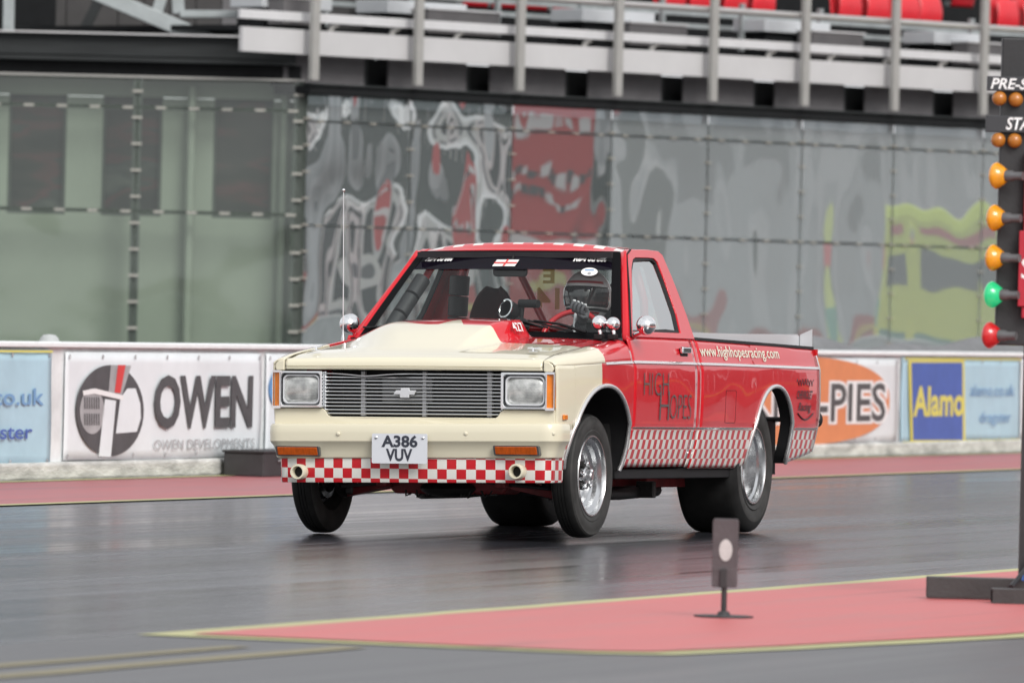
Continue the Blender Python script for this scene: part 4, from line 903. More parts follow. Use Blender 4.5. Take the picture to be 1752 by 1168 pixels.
for sd_ in (1, -1):
    mir = lambda P: [(sd_ * a, c) for a, c in P]
    bz = TT
    outer = rrect(.492, .734, .660, .849, .006); inner = rrect(.505, .728, .672, .838, .022)
    bezel = MB().ring(mir(outer), mir(inner), lambda a, c, d: (a, d + bow(a), c), .040, .075).build('headlamp_bezel', m_chr, TT, bevel=.003)
    MB().prism(mir(rrect(.505, .729, .670, .840, .01)), lambda a, c, d: (a, d + bow(a), c), .078, .083).build('lamp_bucket', m_house, bezel)
    inn2 = rrect(.512, .722, .679, .831, .030); inn3 = rrect(.520, .714, .687, .823, .026)
    hl = MB().ring(mir(inn2), mir(inn3), lambda a, c, d: (a, d + bow(a), c), .052, .079).build('headlamp', m_alus, TT, bevel=.003)
    def lens(u, v, sd_=sd_):
        a, c = 2 * u - 1, 2 * v - 1; x = .617 + .099 * a * (1 - .05 * c * c) ; z = .755 + .070 * c * (1 - .04 * a * a)
        return (sd_ * x, .048 + bow(x) + .016 * (a * a) ** 1.5 + .016 * (c * c) ** 1.5, z)
    MB().grid(lens, 16, 14).build('lens', m_lens, hl, smooth=60, out=(0, -1, 0))
    mk_ = MB()
    mk_.hexa([(sd_ * .736, .045 + bow(.74), .667), (sd_ * .773, .062 + bow(.77), .667), (sd_ * .782, .125 + bow(.77), .667), (sd_ * .745, .125 + bow(.74), .667),
              (sd_ * .736, .045 + bow(.74), .842), (sd_ * .773, .062 + bow(.77), .842), (sd_ * .782, .125 + bow(.77), .842), (sd_ * .745, .125 + bow(.74), .842)])
    mk_.build('corner_marker', m_amb2, TT, bevel=.004)
    MB().ring(mir(rrect(.729, .778, .655, .853, .004)), mir(rrect(.737, .774, .668, .841, .004)), lambda a, c, d: (a, d + bow(a), c), .040, .055).build('marker_rim', m_chr, TT)
    MB().box((sd_ * (W(.20, .625) + .004), .20, .622), (.012, .055, .026)).build('side_marker', m_amb2, TT, bevel=.003)
MB().box((0, .30, .735), (1.05, .03, .25)).build('radiator', m_blk, TT)
for wx, wd in ((-.34, .022), (.0, .02), (.36, .026)): MB().box((wx, .262, .735), (wd, .02, .23)).build('radiator_bracket', m_alus, TT)
MB().box((-.10, .275, .755), (.28, .03, .14)).build('oil_cooler', m_house, TT, bevel=.01)
m_gbar = M('grille_bar_alloy', (.62, .63, .64), .30, metal=1.0)
gz = [.632 + k * .0187 for k in range(12)]
for k, z in enumerate(gz):
    e0 = .466 + (.022 * smooth(.617, .66, z)); pts = []
    for j in range(21):
        u = -1 + 2 * j / 20; sag = -.012 * math.exp(-((u + .52) / .22) ** 2) if k == 11 else (-.003 * math.exp(-((u + .5) / .25) ** 2) if k == 10 else 0)
        pts.append((e0 * u, .072 + bow(e0 * u), z + sag))
    MB().tube(pts, .0040, 6).build('grille_bar', m_gbar, TT, smooth=60)
for sd_ in (-1, 1): MB().box((sd_ * .487, .085 + bow(.48), .752), (.008, .02, .19)).build('grille_end', m_chr, TT)
bow_t = [(-.063, .002), (-.048, .030), (-.022, .030), (-.022, .047), (.026, .047), (.026, .030), (.063, .030), (.050, 0.0), (.024, 0.0), (.024, -.020), (-.026, -.020), (-.026, 0.002)]
MB().prism([(a - .035, c * .78 + .730) for a, c in bow_t], lambda a, c, d: (a, d, c), .052, .064).build('grille_emblem', m_alus, TT, bevel=.003)
# bumper and valance: swept along the nose
def sweep(name, prof, path, mat, tilt, bevel=.0, sub=1):
    n = len(path); P = len(prof); vs = []
    for i in range(n):
        a = Vector(path[max(i - 1, 0)]); c = Vector(path[min(i + 1, n - 1)]); t = (c - a).normalized(); nr = Vector((t.y, -t.x))
        for d, h in prof: vs.append((path[i][0] + nr.x * d, path[i][1] + nr.y * d, h + tilt * path[i][0]))
    fs = [(i * P + j, (i + 1) * P + j, (i + 1) * P + (j + 1) % P, i * P + (j + 1) % P) for i in range(n - 1) for j in range(P)]
    fs += [tuple(range(P)), tuple((n - 1) * P + j for j in range(P))]
    b = MB(); b.add(vs, fs); return b.build(name, mat, TT, smooth=30, bevel=bevel)
def nose_path(hw, s_front, s_end, rc=.09):
    half = [(hw, s_end), (hw, s_front + .14)]
    for k in range(7): a = k / 6 * pi / 2; half.append((hw - rc + rc * cos(a), s_front + .035 + rc - rc * sin(a)))
    half += [(hw - rc - .1, s_front + .023), (hw * .55, s_front + .012), (.25, s_front + .003), (.08, s_front)]
    return [(-a, c) for a, c in half] + [(a, c) for a, c in reversed(half)]
bp_ = nose_path(.802, .012, .245)
sweep('front_bumper', [(-.06, .575), (-.014, .583), (-.004, .580), (.002, .570), (.004, .532), (.003, .492), (-.004, .482), (-.016, .468), (-.028, .432), (-.034, .408), (-.044, .402), (-.075, .402)], bp_, p_cream, .009)
sweep('front_valance', [(-.050, .412), (-.046, .412), (-.050, .285), (-.054, .278), (-.060, .278), (-.056, .412)], nose_path(.797, .012, .30, .10), p_val, .009)
for sx in (-.615, .588):
    h_ = .334 + .012 * sx
    mm = Matrix.Translation((sx, .055, h_)) @ Matrix.Rotation(pi / 2, 4, 'X')
    dp = MB().lathe([(.040, -.03), (.040, .028), (.037, .032), (.030, .032), (.028, .026), (.028, -.03)], 28, mm).build('brake_duct', p_cream, TT, smooth=40)
    MB().lathe([(.0, -.01), (.029, -.01)], 20, mm).build('duct_bore', m_void, dp)
for sx in (-.617, .590):
    h_ = .441 + .012 * sx; 
    il = MB().prism(rrect(sx - .122, sx + .122, h_ - .026, h_ + .026, .008), lambda a, c, d: (a, d + .02 * (abs(a) / .8) ** 2 - (c - .44) * .45 + .020, c), -.003, .03).build('indicator_surround', m_house, TT)
    MB().prism(rrect(sx - .112, sx + .112, h_ - .0205, h_ + .0205, .005), lambda a, c, d: (a, d + .02 * (abs(a) / .8) ** 2 - (c - .44) * .45 + .020, c), -.008, .0).build('indicator_lens', m_amb3, il, bevel=.003)
for sx in (-.385, .318, .775): MB().sphere((sx, .010 + (.06 if sx > .7 else .004), .530 + .01 * sx), .011, .007, .011, 12, 8).build('bumper_bolt', p_cream, TT, smooth=60)
pl = MB().prism(rrect(-.188, .117, .376, .530, .008), lambda a, c, d: (a, d, c), -.012, -.008).build('number_plate', M('white_plate', (.62, .64, .68), .35, coat=.3), TT)
m_ptx = M('plate_black', (.03, .035, .05), .4)
link('lettering', text_mesh('A386', lambda a, c: (a, -.0135, c), -.135, .064, .459, .522, bold=.035), m_ptx, pl)
link('lettering', text_mesh('VUV', lambda a, c: (a, -.0135, c), -.110, .036, .388, .452, bold=.035), m_ptx, pl)
for sx in (-.165, .092): MB().sphere((sx, -.012, .509), .010, .006, .010, 12, 8).build('plate_screw', m_chr, pl, smooth=60)

# cab above the belt
def wg(h): return .785 - (h - 1.05) * .185 / .45
d_out = [(1.262, 1.048), (1.50, 1.287), (1.665, 1.452), (1.73, 1.503), (1.80, 1.520), (2.05, 1.524), (2.25, 1.520), (2.296, 1.500), (2.316, 1.38), (2.320, 1.18), (2.302, 1.048), (2.0, 1.048), (1.6, 1.048)]
d_in = [(1.305, 1.078), (1.531, 1.272), (1.685, 1.415), (1.765, 1.464), (1.82, 1.476), (2.03, 1.479), (2.125, 1.478), (2.165, 1.458), (2.170, 1.36), (2.150, 1.18), (2.100, 1.078), (1.9, 1.078), (1.6, 1.078)]
cen = Vector((1.86, 1.29))
def shrink(P, d): return [tuple(Vector(p) + (cen - Vector(p)).normalized() * d) for p in P]
def upsample(P, k=4):     # Catmull-Rom on a closed loop keeps corners soft
    n = len(P); o = []
    for i in range(n):
        p0, p1, p2, p3 = (Vector(P[(i + j) % n]) for j in (-1, 0, 1, 2))
        for q in range(k):
            t = q / k; o.append(tuple(.5 * ((2 * p1) + (p2 - p0) * t + (2 * p0 - 5 * p1 + 4 * p2 - p3) * t * t + (3 * p1 - p0 - 3 * p2 + p3) * t ** 3)))
    return o
def lin_up(P, k=4):
    n = len(P); return [tuple(Vector(P[i]).lerp(Vector(P[(i + 1) % n]), q / k)) for i in range(n) for q in range(k)]
DO, DI = lin_up(d_out), lin_up(d_in)
for sd_ in (1, -1):
    fx = lambda s, h, d, sd_=sd_: (sd_ * (wg(h) + d), s, h)
    fr_ = MB().ring(DO, DI, fx, .004, -.035).build('door_frame', p_red, TT, smooth=30, bevel=.006)
    MB().ring(lin_up(shrink(d_in, -.003)), lin_up(shrink(d_in, .018)), fx, -.004, -.030).build('window_seal', m_rub, TT, smooth=40)
    g = lin_up(shrink(d_in, .012)); b = MB(); b.add([fx(s, h, -.014) for s, h in g], [tuple(range(len(g)))]); b.build('side_window', m_sg if sd_ > 0 else m_rg, TT, out=(sd_, 0, 0))
    # windscreen pillar between the glass edge and the door frame
    def pillar(u, v, sd_=sd_):
        a = Vector((.738, 1.238, 1.030)).lerp(Vector((.566, 1.705, 1.503)), v); c = Vector((.784, 1.254, 1.030)).lerp(Vector((.597, 1.722, 1.513)), v)
        q = a.lerp(c, u); q.y -= .014 * sin(pi * u); q.x += .010 * sin(pi * u) ; return (sd_ * q.x, q.y, q.z)
    MB().grid(pillar, 6, 12).build('windscreen_pillar', p_red, TT, smooth=50, out=(sd_, -1, 0), solid=.02)
    if sd_ > 0: MB().tube([(sd_ * .783, 1.262, 1.05), (sd_ * .690, 1.498, 1.287), (sd_ * .604, 1.70, 1.490), (sd_ * .597, 1.78, 1.517)], .0055, 6).build('door_gap', m_void, TT)
def roof_fn(u, v):
    a = 2 * u - 1; s = 1.652 + .060 * a * a + (2.308 - 1.652 - .060 * a * a) * v
    f = smooth(-.02, .20, v) * (1 - .35 * smooth(.7, 1.0, v)); return (.600 * a, s, 1.502 + .036 * f * (1 - abs(a) ** 3.2) + .008 * (1 - a * a) + .010 * f * (1 - abs(a) ** 8))
MB().grid(roof_fn, 40, 30).build('roof', p_roof, TT, smooth=50, out=(0, 0, 1), solid=.02)
def ws(a, v, off=0.0):
    lo = Vector((.742 * a, 1.135 + .105 * a * a, 1.035)); hi = Vector((.568 * a, 1.645 + .062 * a * a, 1.506 - .003 * a * a))
    q = lo.lerp(hi, v); q.y -= .010 * sin(pi * v); return (q.x * (1 + off * 0), q.y - off * .75, q.z + off * .6)
MB().grid(lambda u, v: ws(2 * u - 1, v), 24, 16).build('windscreen', m_ws, TT, smooth=60, out=(0, -1, .5))
MB().grid(lambda u, v: ws((2 * u - 1) * .955, .785 + .185 * v, .004), 24, 5).build('sun_strip', m_strip, TT, smooth=60, out=(0, -1, .5))
b = MB()
b.grid(lambda u, v: ws(2 * u - 1, .955 + .045 * v, .006), 24, 2); b.grid(lambda u, v: ws(2 * u - 1, .0 + .07 * v, .006), 24, 2)
for sd_ in (1, -1): b.grid(lambda u, v: ws(sd_ * (.925 + .075 * u), .06 + .90 * v, .006), 2, 14)
b.build('windscreen_edge', m_frit, TT, smooth=60, out=(0, -1, .5))
wsf = lambda a, c: ws(a, c, .010)
for x0, x1 in ((-.87, -.585), (.575, .885)): link('lettering', text_mesh('Real Street', wsf, x0, x1, .872, .955, shear=.45, bold=.05), m_whl, TT)
fl_ = MB(); fl_.add([wsf(-.165, .812), wsf(.050, .812), wsf(.070, .888), wsf(-.145, .888)], [(0, 1, 2, 3)]); fl_.v = [Vector(p) for p in fl_.v]
flag = fl_.build('flag_sticker', m_whl, TT, out=(0, -1, .5))
wsf2 = lambda a, c: ws(a, c, .013)
b = MB(); b.add([wsf2(-.158, .842), wsf2(.058, .842), wsf2(.062, .857), wsf2(-.154, .857)], [(0, 1, 2, 3)]); b.add([wsf2(-.066, .812), wsf2(-.048, .812), wsf2(-.028, .888), wsf2(-.046, .888)], [(0, 1, 2, 3)]); b.build('flag_cross', m_inkr, flag, out=(0, -1, .5))
b = MB(); pts = ell(.735, .755, .072, .047, 28); b.add([wsf(a, c) for a, c in pts], [tuple(range(28))]); ov = b.build('oval_sticker', m_whl, TT, out=(0, -1, .5))
b = MB(); b.add([wsf2(.69, .766), wsf2(.78, .766), wsf2(.77, .780), wsf2(.70, .780)], [(0, 1, 2, 3)]); b.build('sticker_band', m_inkpb, ov, out=(0, -1, .5)); b = MB(); b.add([wsf2(a, c) for a, c in ell(.737, .734, .016, .014, 14)], [tuple(range(14))]); b.build('sticker_dot', m_inkg, ov, out=(0, -1, .5))
# rear wall of the cab with its window
ro = [(-.775, 1.05), (-.70, 1.24), (-.60, 1.49), (-.30, 1.535), (0, 1.545), (.30, 1.535), (.60, 1.49), (.70, 1.24), (.775, 1.05), (.3, 1.05), (0, 1.05), (-.3, 1.05)]
ri = [(-.60, 1.10), (-.555, 1.25), (-.50, 1.435), (-.28, 1.465), (0, 1.47), (.28, 1.465), (.50, 1.435), (.555, 1.25), (.60, 1.10), (.3, 1.09), (0, 1.09), (-.3, 1.09)]
MB().ring(lin_up(ro, 3), lin_up(ri, 3), lambda a, c, d: (a, d, c), 2.268, 2.305).build('cab_rear_frame', p_red, TT, smooth=30, bevel=.006)
b = MB(); b.add([(a, 2.285, c) for a, c in ri], [tuple(range(len(ri)))]); b.build('rear_window', m_rg, TT, out=(0, 1, 0))
m_gold = glass('gold_film', (.62, .50, .22), 0.0, .2, base=(.55, .43, .16, .35))
for body, x0, x1, z0, z1 in (('E', -.075, -.008, 1.345, 1.425), ('14', -.118, .022, 1.205, 1.322)):
    link('lettering', text_mesh(body, lambda a, c: (a, 2.281, c), x1, x0, z0, z1, bold=.03), m_gold, TT)
MB().box((0, 2.285, .72), (1.50, .03, .66)).build('cab_rear_wall', p_red, TT)
# inside the cab
MB().box((0, 1.75, .42), (1.40, 1.1, .10)).box((0, 1.16, .70), (1.42, .05, .62)).build('cab_floor', m_void, TT)
MB().box((.735, 1.75, .72), (.02, 1.05, .64)).box((-.735, 1.75, .72), (.02, 1.05, .64)).build('door_lining', m_lin, TT)
dsh = [(1.19, .82), (1.19, 1.01), (1.25, 1.045), (1.42, 1.06), (1.50, 1.02), (1.50, .82)]
MB().prism(dsh, lambda a, c, d: (d, a, c), -.71, .71).build('dashboard', m_int, TT, bevel=.015)
MB().box((0, 1.62, 1.485), (1.10, .03, .03)).build('header_lining', m_int, TT)
def roofliner(u, v): p = roof_fn(u, v); return (p[0], p[1], p[2] - .028)
MB().grid(roofliner, 12, 10).build('headlining', m_lin, TT, smooth=60)
def pipe(name, pts, r, mat, n=12): return MB().tube(pts, r, n).build(name, mat, TT, smooth=60)
def bp3(pts): return pts
for sd_, dx in ((-1, 0), (1, .06)):
    pipe('cage_bar', [(sd_ * (.60 + dx), 1.36, .60), (sd_ * (.61 + dx), 1.38, 1.05), (sd_ * (.50 + dx), 1.74, 1.45), (sd_ * (.47 + dx), 1.80, 1.47), (sd_ * (.47 + dx), 2.16, 1.47)], .021, m_cage)
pipe('cage_bar', [(-.56, 2.18, .55), (-.54, 2.18, 1.25), (-.49, 2.18, 1.43), (-.43, 2.18, 1.47), (.43, 2.18, 1.47), (.49, 2.18, 1.43), (.54, 2.18, 1.25), (.56, 2.18, .55)], .024, m_cage)
pipe('cage_bar', [(-.20, 2.17, 1.46), (.02, 2.17, 1.05), (.25, 2.17, .62)], .021, m_cage)
pipe('cage_bar', [(-.535, 2.17, 1.10), (.535, 2.17, 1.10)], .019, m_cage)
b = MB(); A_, B_ = Vector((-.625, 1.36, 1.06)), Vector((-.52, 1.62, 1.36))
for k in range(3): b.tube([A_.lerp(B_, k / 3 + .005), A_.lerp(B_, k / 3 + .02), A_.lerp(B_, (k + 1) / 3 - .02), A_.lerp(B_, (k + 1) / 3 - .005)], [.034, .044, .044, .034], 14)
b.build('bar_padding', m_pad, TT, smooth=50)
b = MB(); A_, B_ = Vector((-.525, 2.15, 1.05)), Vector((-.505, 2.15, 1.385))
for k in range(3): b.tube([A_.lerp(B_, k / 3 + .005), A_.lerp(B_, k / 3 + .02), A_.lerp(B_, (k + 1) / 3 - .02), A_.lerp(B_, (k + 1) / 3 - .005)], [.045, .055, .055, .045], 14)
b.build('bar_padding', m_pad, TT, smooth=50)
def bucket(cx_, mat, top):
    def back(u, v):
        a = 2 * u - 1; z = .62 + (top - .62) * v; hw = .235 * (1 - .48 * smooth(.45, .72, v)) * sqrt(max(.06, 1 - (max(0, v - .70) / .305) ** 2)); return (cx_ + hw * a, 2.02 + .10 * v - .07 * a * a * (1 - .3 * v), z)
    st = MB().grid(back, 14, 22).build('bucket_seat', mat, TT, smooth=60, out=(0, -1, 0), solid=.018)
    MB().box((cx_, 1.84, .60), (.46, .46, .12)).build('cushion', mat, st, bevel=.04)
bucket(-.285, m_padr, 1.315); bucket(.36, m_int, 1.34)
# tachometer, gauge pods and camera on the dash
tcm = Matrix.Translation((.035, 1.46, 1.185)) @ Matrix.Rotation(radians(-110), 4, 'X') @ Matrix.Rotation(radians(25), 4, 'Y')
tc_ = MB().lathe([(.0, .05), (.030, .048), (.046, .03), (.050, .0), (.050, -.03)], 26, tcm).build('tachometer', m_blk, TT, smooth=50)
MB().lathe([(.050, -.03), (.053, -.034), (.053, -.042), (.046, -.044)], 26, tcm).build('tachometer_rim', m_chr, tc_, smooth=50)
cm = MB().tube([(.085, 1.47, 1.225), (.20, 1.44, 1.222)], .022, 14).build('dash_camera', m_blk, TT, smooth=40)
MB().tube([(.10, 1.47, 1.21), (.09, 1.46, 1.06)], .012, 8).build('camera_arm', m_blk, cm, smooth=40)
for gx in (.025, .115): MB().lathe([(.0, .05), (.028, .046), (.043, .02), (.045, -.02), (.04, -.03), (.0, -.03)], 22, Matrix.Translation((gx, 1.40, 1.105)) @ Matrix.Rotation(radians(80), 4, 'X')).build('gauge_pod', m_blk, TT, smooth=50)
SWC = Vector((.365, 1.50, 1.035)); swm = Matrix.Translation(SWC) @ Matrix.Rotation(radians(64), 4, 'X')
sw = MB().tube([swm @ Vector((.165 * cos(2 * pi * k / 40), .165 * sin(2 * pi * k / 40), 0)) for k in range(40)], .015, 10, closed=True).build('steering_wheel', m_cage, TT, smooth=60)
for a in (0, 120, 240): MB().tube([swm @ Vector((.03 * cos(radians(a + 90)), .03 * sin(radians(a + 90)), -.03)), swm @ Vector((.16 * cos(radians(a + 90)), .16 * sin(radians(a + 90)), 0))], .010, 8).build('spoke', m_alus, sw, smooth=50)
MB().tube([swm @ Vector((0, 0, -.03)), (.365, 1.30, .93)], .03, 12).build('column', m_blk, sw, smooth=40)
mv = MB().prism(rrect(-.098, .092, 1.368, 1.420, .02), lambda a, c, d: (a, d, c), 1.545, 1.575).build('rear_view_mirror', m_blk, TT, bevel=.006)
MB().tube([(0, 1.56, 1.42), (0, 1.60, 1.478)], .008, 8).build('mirror_stem', m_blk, mv)
# mirrors, spot lamps, aerial, wipers, handle
for sd_ in (1, -1):
    c = Vector((.868 if sd_ > 0 else -.800, 1.255, 1.110)); mm = Matrix.Translation(c) @ Matrix.Rotation(radians(90), 4, 'X') @ Matrix.Rotation(radians(sd_ * 14), 4, 'Y')
    mr = MB().lathe([(.0, .060), (.020, .057), (.036, .046), (.047, .026), (.052, .0), (.053, -.012), (.050, -.016), (.0, -.014)], 30, mm).build('door_mirror', m_chr, TT, smooth=60)
    MB().tube([c + Vector((-sd_ * .02, .0, -.035)), c + Vector((-sd_ * (.06 if sd_ > 0 else .015), .02, -.048)), Vector((sd_ * .782, 1.30, 1.050))], [.010, .013, .016], 10).build('mirror_arm', m_chr, mr, smooth=50)
for sx, sz, r in ((.662, 1.119, .041), (.738, 1.114, .037)):
    mm = Matrix.Translation((sx, 1.10, sz)) @ Matrix.Rotation(radians(90), 4, 'X') @ Matrix.Rotation(radians(12), 4, 'Y')
    sp_ = MB().lathe([(.0, r * 1.15), (r * .4, r * 1.08), (r * .75, r * .8), (r * .95, r * .35), (r, 0), (r, -r * .3), (r * .9, -r * .4), (0, -r * .35)], 28, mm).build('chrome_horn', m_chr, TT, smooth=60)
    MB().tube([(sx, 1.10, sz - r * .8), (sx + .008, 1.095, sz - r * 1.3), (sx + .004, 1.10, 1.035)], .010, 8).build('horn_stem', m_chr, sp_, smooth=50)
    MB().box((sx, 1.10, 1.045), (.045, .05, .03)).build('horn_bracket', m_blk, sp_, bevel=.006)
aer = MB().tube([(-.735, .985, 1.02), (-.735, .982, 1.40), (-.736, .975, 1.81)], [.0034, .003, .0022], 8).build('aerial', m_alus, TT, smooth=50)
MB().sphere((-.736, .975, 1.812), .0095, nu=12, nv=8).build('aerial_tip', m_alu, aer, smooth=60)
MB().lathe([(.012, 0), (.011, .012), (.006, .035), (.004, .06), (.0, .06)], 14, Matrix.Translation((-.735, .985, 1.016))).build('aerial_base', m_alu, aer, smooth=50)
for (a0, v0, a1, v1) in ((.76, .035, .36, .17), (-.30, .06, -.93, .085), (.16, .16, .44, .09)):
    wp = MB().tube([ws(a0, v0, .03), ws((a0 + a1) / 2, (v0 + v1) / 2 + .02, .034), ws(a1, v1, .026)], [.010, .007, .005], 8).build('wiper', m_blk, TT, smooth=50)
    MB().tube([ws(a0 + (a1 - a0) * .25, v0 + (v1 - v0) * .1 + .01, .018), ws(a1 + (a1 - a0) * .12, v1 + .012, .018)], .0055, 6).build('wiper_blade', m_rub, wp)
for sd_ in (1, -1):
    hd = MB().box((sd_ * (W(2.06, .982) + .016), 2.06, .986), (.022, .135, .036)).build('door_handle', m_chr, TT, bevel=.008)
    MB().box((sd_ * (W(2.06, .982) + .004), 2.06, .975), (.01, .12, .045)).build('handle_recess', m_blk, hd, bevel=.004)
rr = rrect(2.726, 2.905, .598, .776, .012)
ri2 = rrect(2.7282, 2.9028, .5998, .7742, .0108)
sx_ = lambda s, h, d: (W(s, h) + d, s, h)
MB().ring(rr, ri2, sx_, .0015, -.004).build('fuel_flap_gap', m_void, TT)
sk = lambda o: (lambda s, h: (W(s, h) + o, s, h))
link('lettering', text_mesh('HIGH', sk(.0055), 1.335, 1.745, .742, .862, bold=-.018), m_dkl, TT)
link('lettering', text_mesh('H', sk(.0055), 1.605, 1.760, .612, .765, bold=-.018), m_dkl, TT)
link('lettering', text_mesh('OPES', sk(.0055), 1.775, 2.130, .619, .748, bold=-.018), m_dkl, TT)
link('lettering', text_mesh('www.highhopesracing.com', sk(.0045), 2.335, 3.715, .938, 1.016, bold=.008), m_cml, TT)
link('lettering', text_mesh('CHEVROLET', sk(.0045), 3.99, 4.30, .735, .782, shear=.25, bold=.02), m_dkr, TT)
link('lettering', text_mesh('Racing', sk(.0045), 4.02, 4.28, .655, .715, shear=.35, bold=.01), m_dkr, TT)
b = MB(); b.tube([(W(s, h) + .004, s, h) for s, h in [(4.02 + .3 * t, .655 - .035 * sin(pi * t)) for t in [k / 12 for k in range(13)]]], .004, 5); b.tube([(W(4.1, .82) + .003, 3.99 + .010 * k, .828 + .016 * sin(k * 1.3) + .008 * sin(k * 2.9)) for k in range(32)], .0022, 5); b.build('script_flourish', m_dkr, TT)
# bed: rail caps, raised aluminium side boards, lip, inner mass
for sd_ in (1, -1):
    b = MB(); n = 12; vs = []
    for k in range(n + 1):
        s = 2.31 + (4.44 - 2.31) * k / n; z = bedtop(s); w = W(s, z); vs += [(sd_ * (w + .004), s, z - .004), (sd_ * (w + .002), s, z + .012), (sd_ * (w - .07), s, z + .012), (sd_ * (w - .07), s, z - .004)]
    b.add(vs, [(i * 4 + j, i * 4 + 4 + j, i * 4 + 4 + (j + 1) % 4, i * 4 + (j + 1) % 4) for i in range(n) for j in range(4)] + [(0, 1, 2, 3), (n * 4, n * 4 + 1, n * 4 + 2, n * 4 + 3)]); b.build('bed_rail_cap', m_blk, TT)
    b = MB(); b.hexa([(sd_ * .700, 2.36, 1.02), (sd_ * .700, 4.42, 1.0), (sd_ * .694, 4.42, 1.0), (sd_ * .694, 2.36, 1.02), (sd_ * .700, 2.36, 1.086), (sd_ * .700, 4.42, 1.092), (sd_ * .694, 4.42, 1.092), (sd_ * .694, 2.36, 1.086)]); b.build('aluminium_side_board', m_alus, TT)
    b = MB(); b.hexa([(sd_ * .705, 4.425, 1.03), (sd_ * .775, 4.425, 1.02), (sd_ * .775, 4.43, 1.02), (sd_ * .705, 4.43, 1.03), (sd_ * .705, 4.425, 1.098), (sd_ * .775, 4.425, 1.128), (sd_ * .775, 4.43, 1.128), (sd_ * .705, 4.43, 1.098)]); b.build('spoiler_end_plate', m_alus, TT)
MB().box((0, 4.425, 1.065), (1.38, .006, .07)).build('tail_lip', m_alus, TT)
MB().box((0, 3.6, .46), (1.16, 1.55, .30)).build('fuel_cell_box', m_void, TT)
MB().box((0, 2.9, .60), (1.0, .9, .40)).build('bed_front_box', m_void, TT)
pipe('bed_strut', [(.60, 4.05, .60), (.60, 3.98, .83), (.60, 3.95, 1.0)], .010, m_blk); pipe('bed_strut', [(.50, 4.35, .62), (.66, 4.35, .62)], .014, m_blk)
for sd_ in (1, -1):
    MB().tube([(sd_ * (W(4.44, z_) + .001), 4.446, z_) for z_ in (.44, .50, .56, .62, .75, .9, .98)], .008, 6).build('tail_edge_trim', m_trim, TT, smooth=50)
    MB().sphere((sd_ * .80, 4.47, .62), .028, .035, .042, 12, 8).build('tail_bump_stop', m_rub, TT, smooth=60)
    MB().box((sd_ * .785, 4.452, .985), (.03, .012, .06)).build('tail_lamp', m_rdl, TT)
# engine and running gear
MB().box((0, .70, .60), (.92, .76, .46)).build('engine_mass', m_void, TT)
for sd_ in (1, -1): MB().box((sd_ * .47, .75, .62), (.02, .95, .5)).build('inner_wing', m_void, TT)
b = MB(); b.hexa([(-.30, .62, .215), (.30, .62, .215), (.30, .88, .215), (-.30, .88, .215), (-.42, .62, .34), (.42, .62, .34), (.42, .88, .34), (-.42, .88, .34)]); b.build('front_crossmember', m_und, TT, bevel=.015)
for sd_, zz in ((1, .185), (-1, .195)):
    b = MB()
    for y0 in (.60, .86): b.hexa([(sd_ * .26, y0 - .03, .265), (sd_ * .60, .72, zz), (sd_ * .60, .76, zz), (sd_ * .26, y0 + .03, .265), (sd_ * .26, y0 - .03, .315), (sd_ * .60, .72, zz + .04), (sd_ * .60, .76, zz + .04), (sd_ * .26, y0 + .03, .315)])
    b.build('lower_arm', m_und, TT, bevel=.006)
    MB().tube([(sd_ * .52, .74, .23), (sd_ * .46, .74, .52)], .035, 12).build('damper', m_undb, TT, smooth=40)
    MB().tube([(sd_ * .18, .56, .285), (sd_ * .58, .58, .25)], .010, 8).build('track_rod', m_undb, TT, smooth=40)
    MB().box((sd_ * .585, .735, .315), (.05, .08, .22)).build('upright', m_undb, TT, bevel=.012)
    MB().lathe([(.0, -.012), (.13, -.012), (.13, .012), (.0, .012)], 30, Matrix.Translation((sd_ * .625, .735, .32)) @ Matrix.Rotation(pi / 2, 4, 'Y')).build('brake_disc', m_undb, TT, smooth=40)
    b = MB(); b.box((sd_ * .33, 1.6, .30), (.06, 2.2, .10)); b.build('chassis_rail', m_und, TT, bevel=.01)
    MB().tube([(sd_ * .30, .95, .25), (sd_ * .40, 1.3, .215), (sd_ * .44, 2.1, .215), (sd_ * .44, 2.7, .23)], .035, 12).build('exhaust_pipe', m_undb, TT, smooth=40)
    MB().box((sd_ * .45, 2.9, .27), (.05, .9, .05)).build('traction_bar', m_und, TT, bevel=.006)
    MB().box((sd_ * .50, 2.36, .235), (.10, .05, .09)).build('bracket', m_undb, TT, bevel=.006)
b = MB(); b.sphere((0.0, .70, .245), .17, .22, .05, 18, 8); b.build('sump', m_undb, TT, smooth=50)
b = MB()
for k in range(9): b.tube([(-.22 + .06 * k, .58, .235), (-.215 + .06 * k + .02 * sin(k * 3), .57, .205 + .008 * sin(k * 5)), (-.20 + .06 * k, .6, .215)], .006, 5)
b.build('hoses', m_undb, TT)
MB().tube([(0, 1.2, .30), (0, 3.3, .34)], .045, 12).build('propshaft', m_undb, TT, smooth=40)
MB().tube([(-.66, 3.447, .372), (.66, 3.447, .36)], .05, 14).build('rear_axle', m_undb, TT, smooth=40); MB().sphere((0, 3.45, .36), .15, .17, .15).build('differential', m_undb, TT, smooth=50)
MB().tube([(-.30, 3.05, .16), (-.30, 3.3, .17)], .004, 6).build('strap', m_undb, TT)

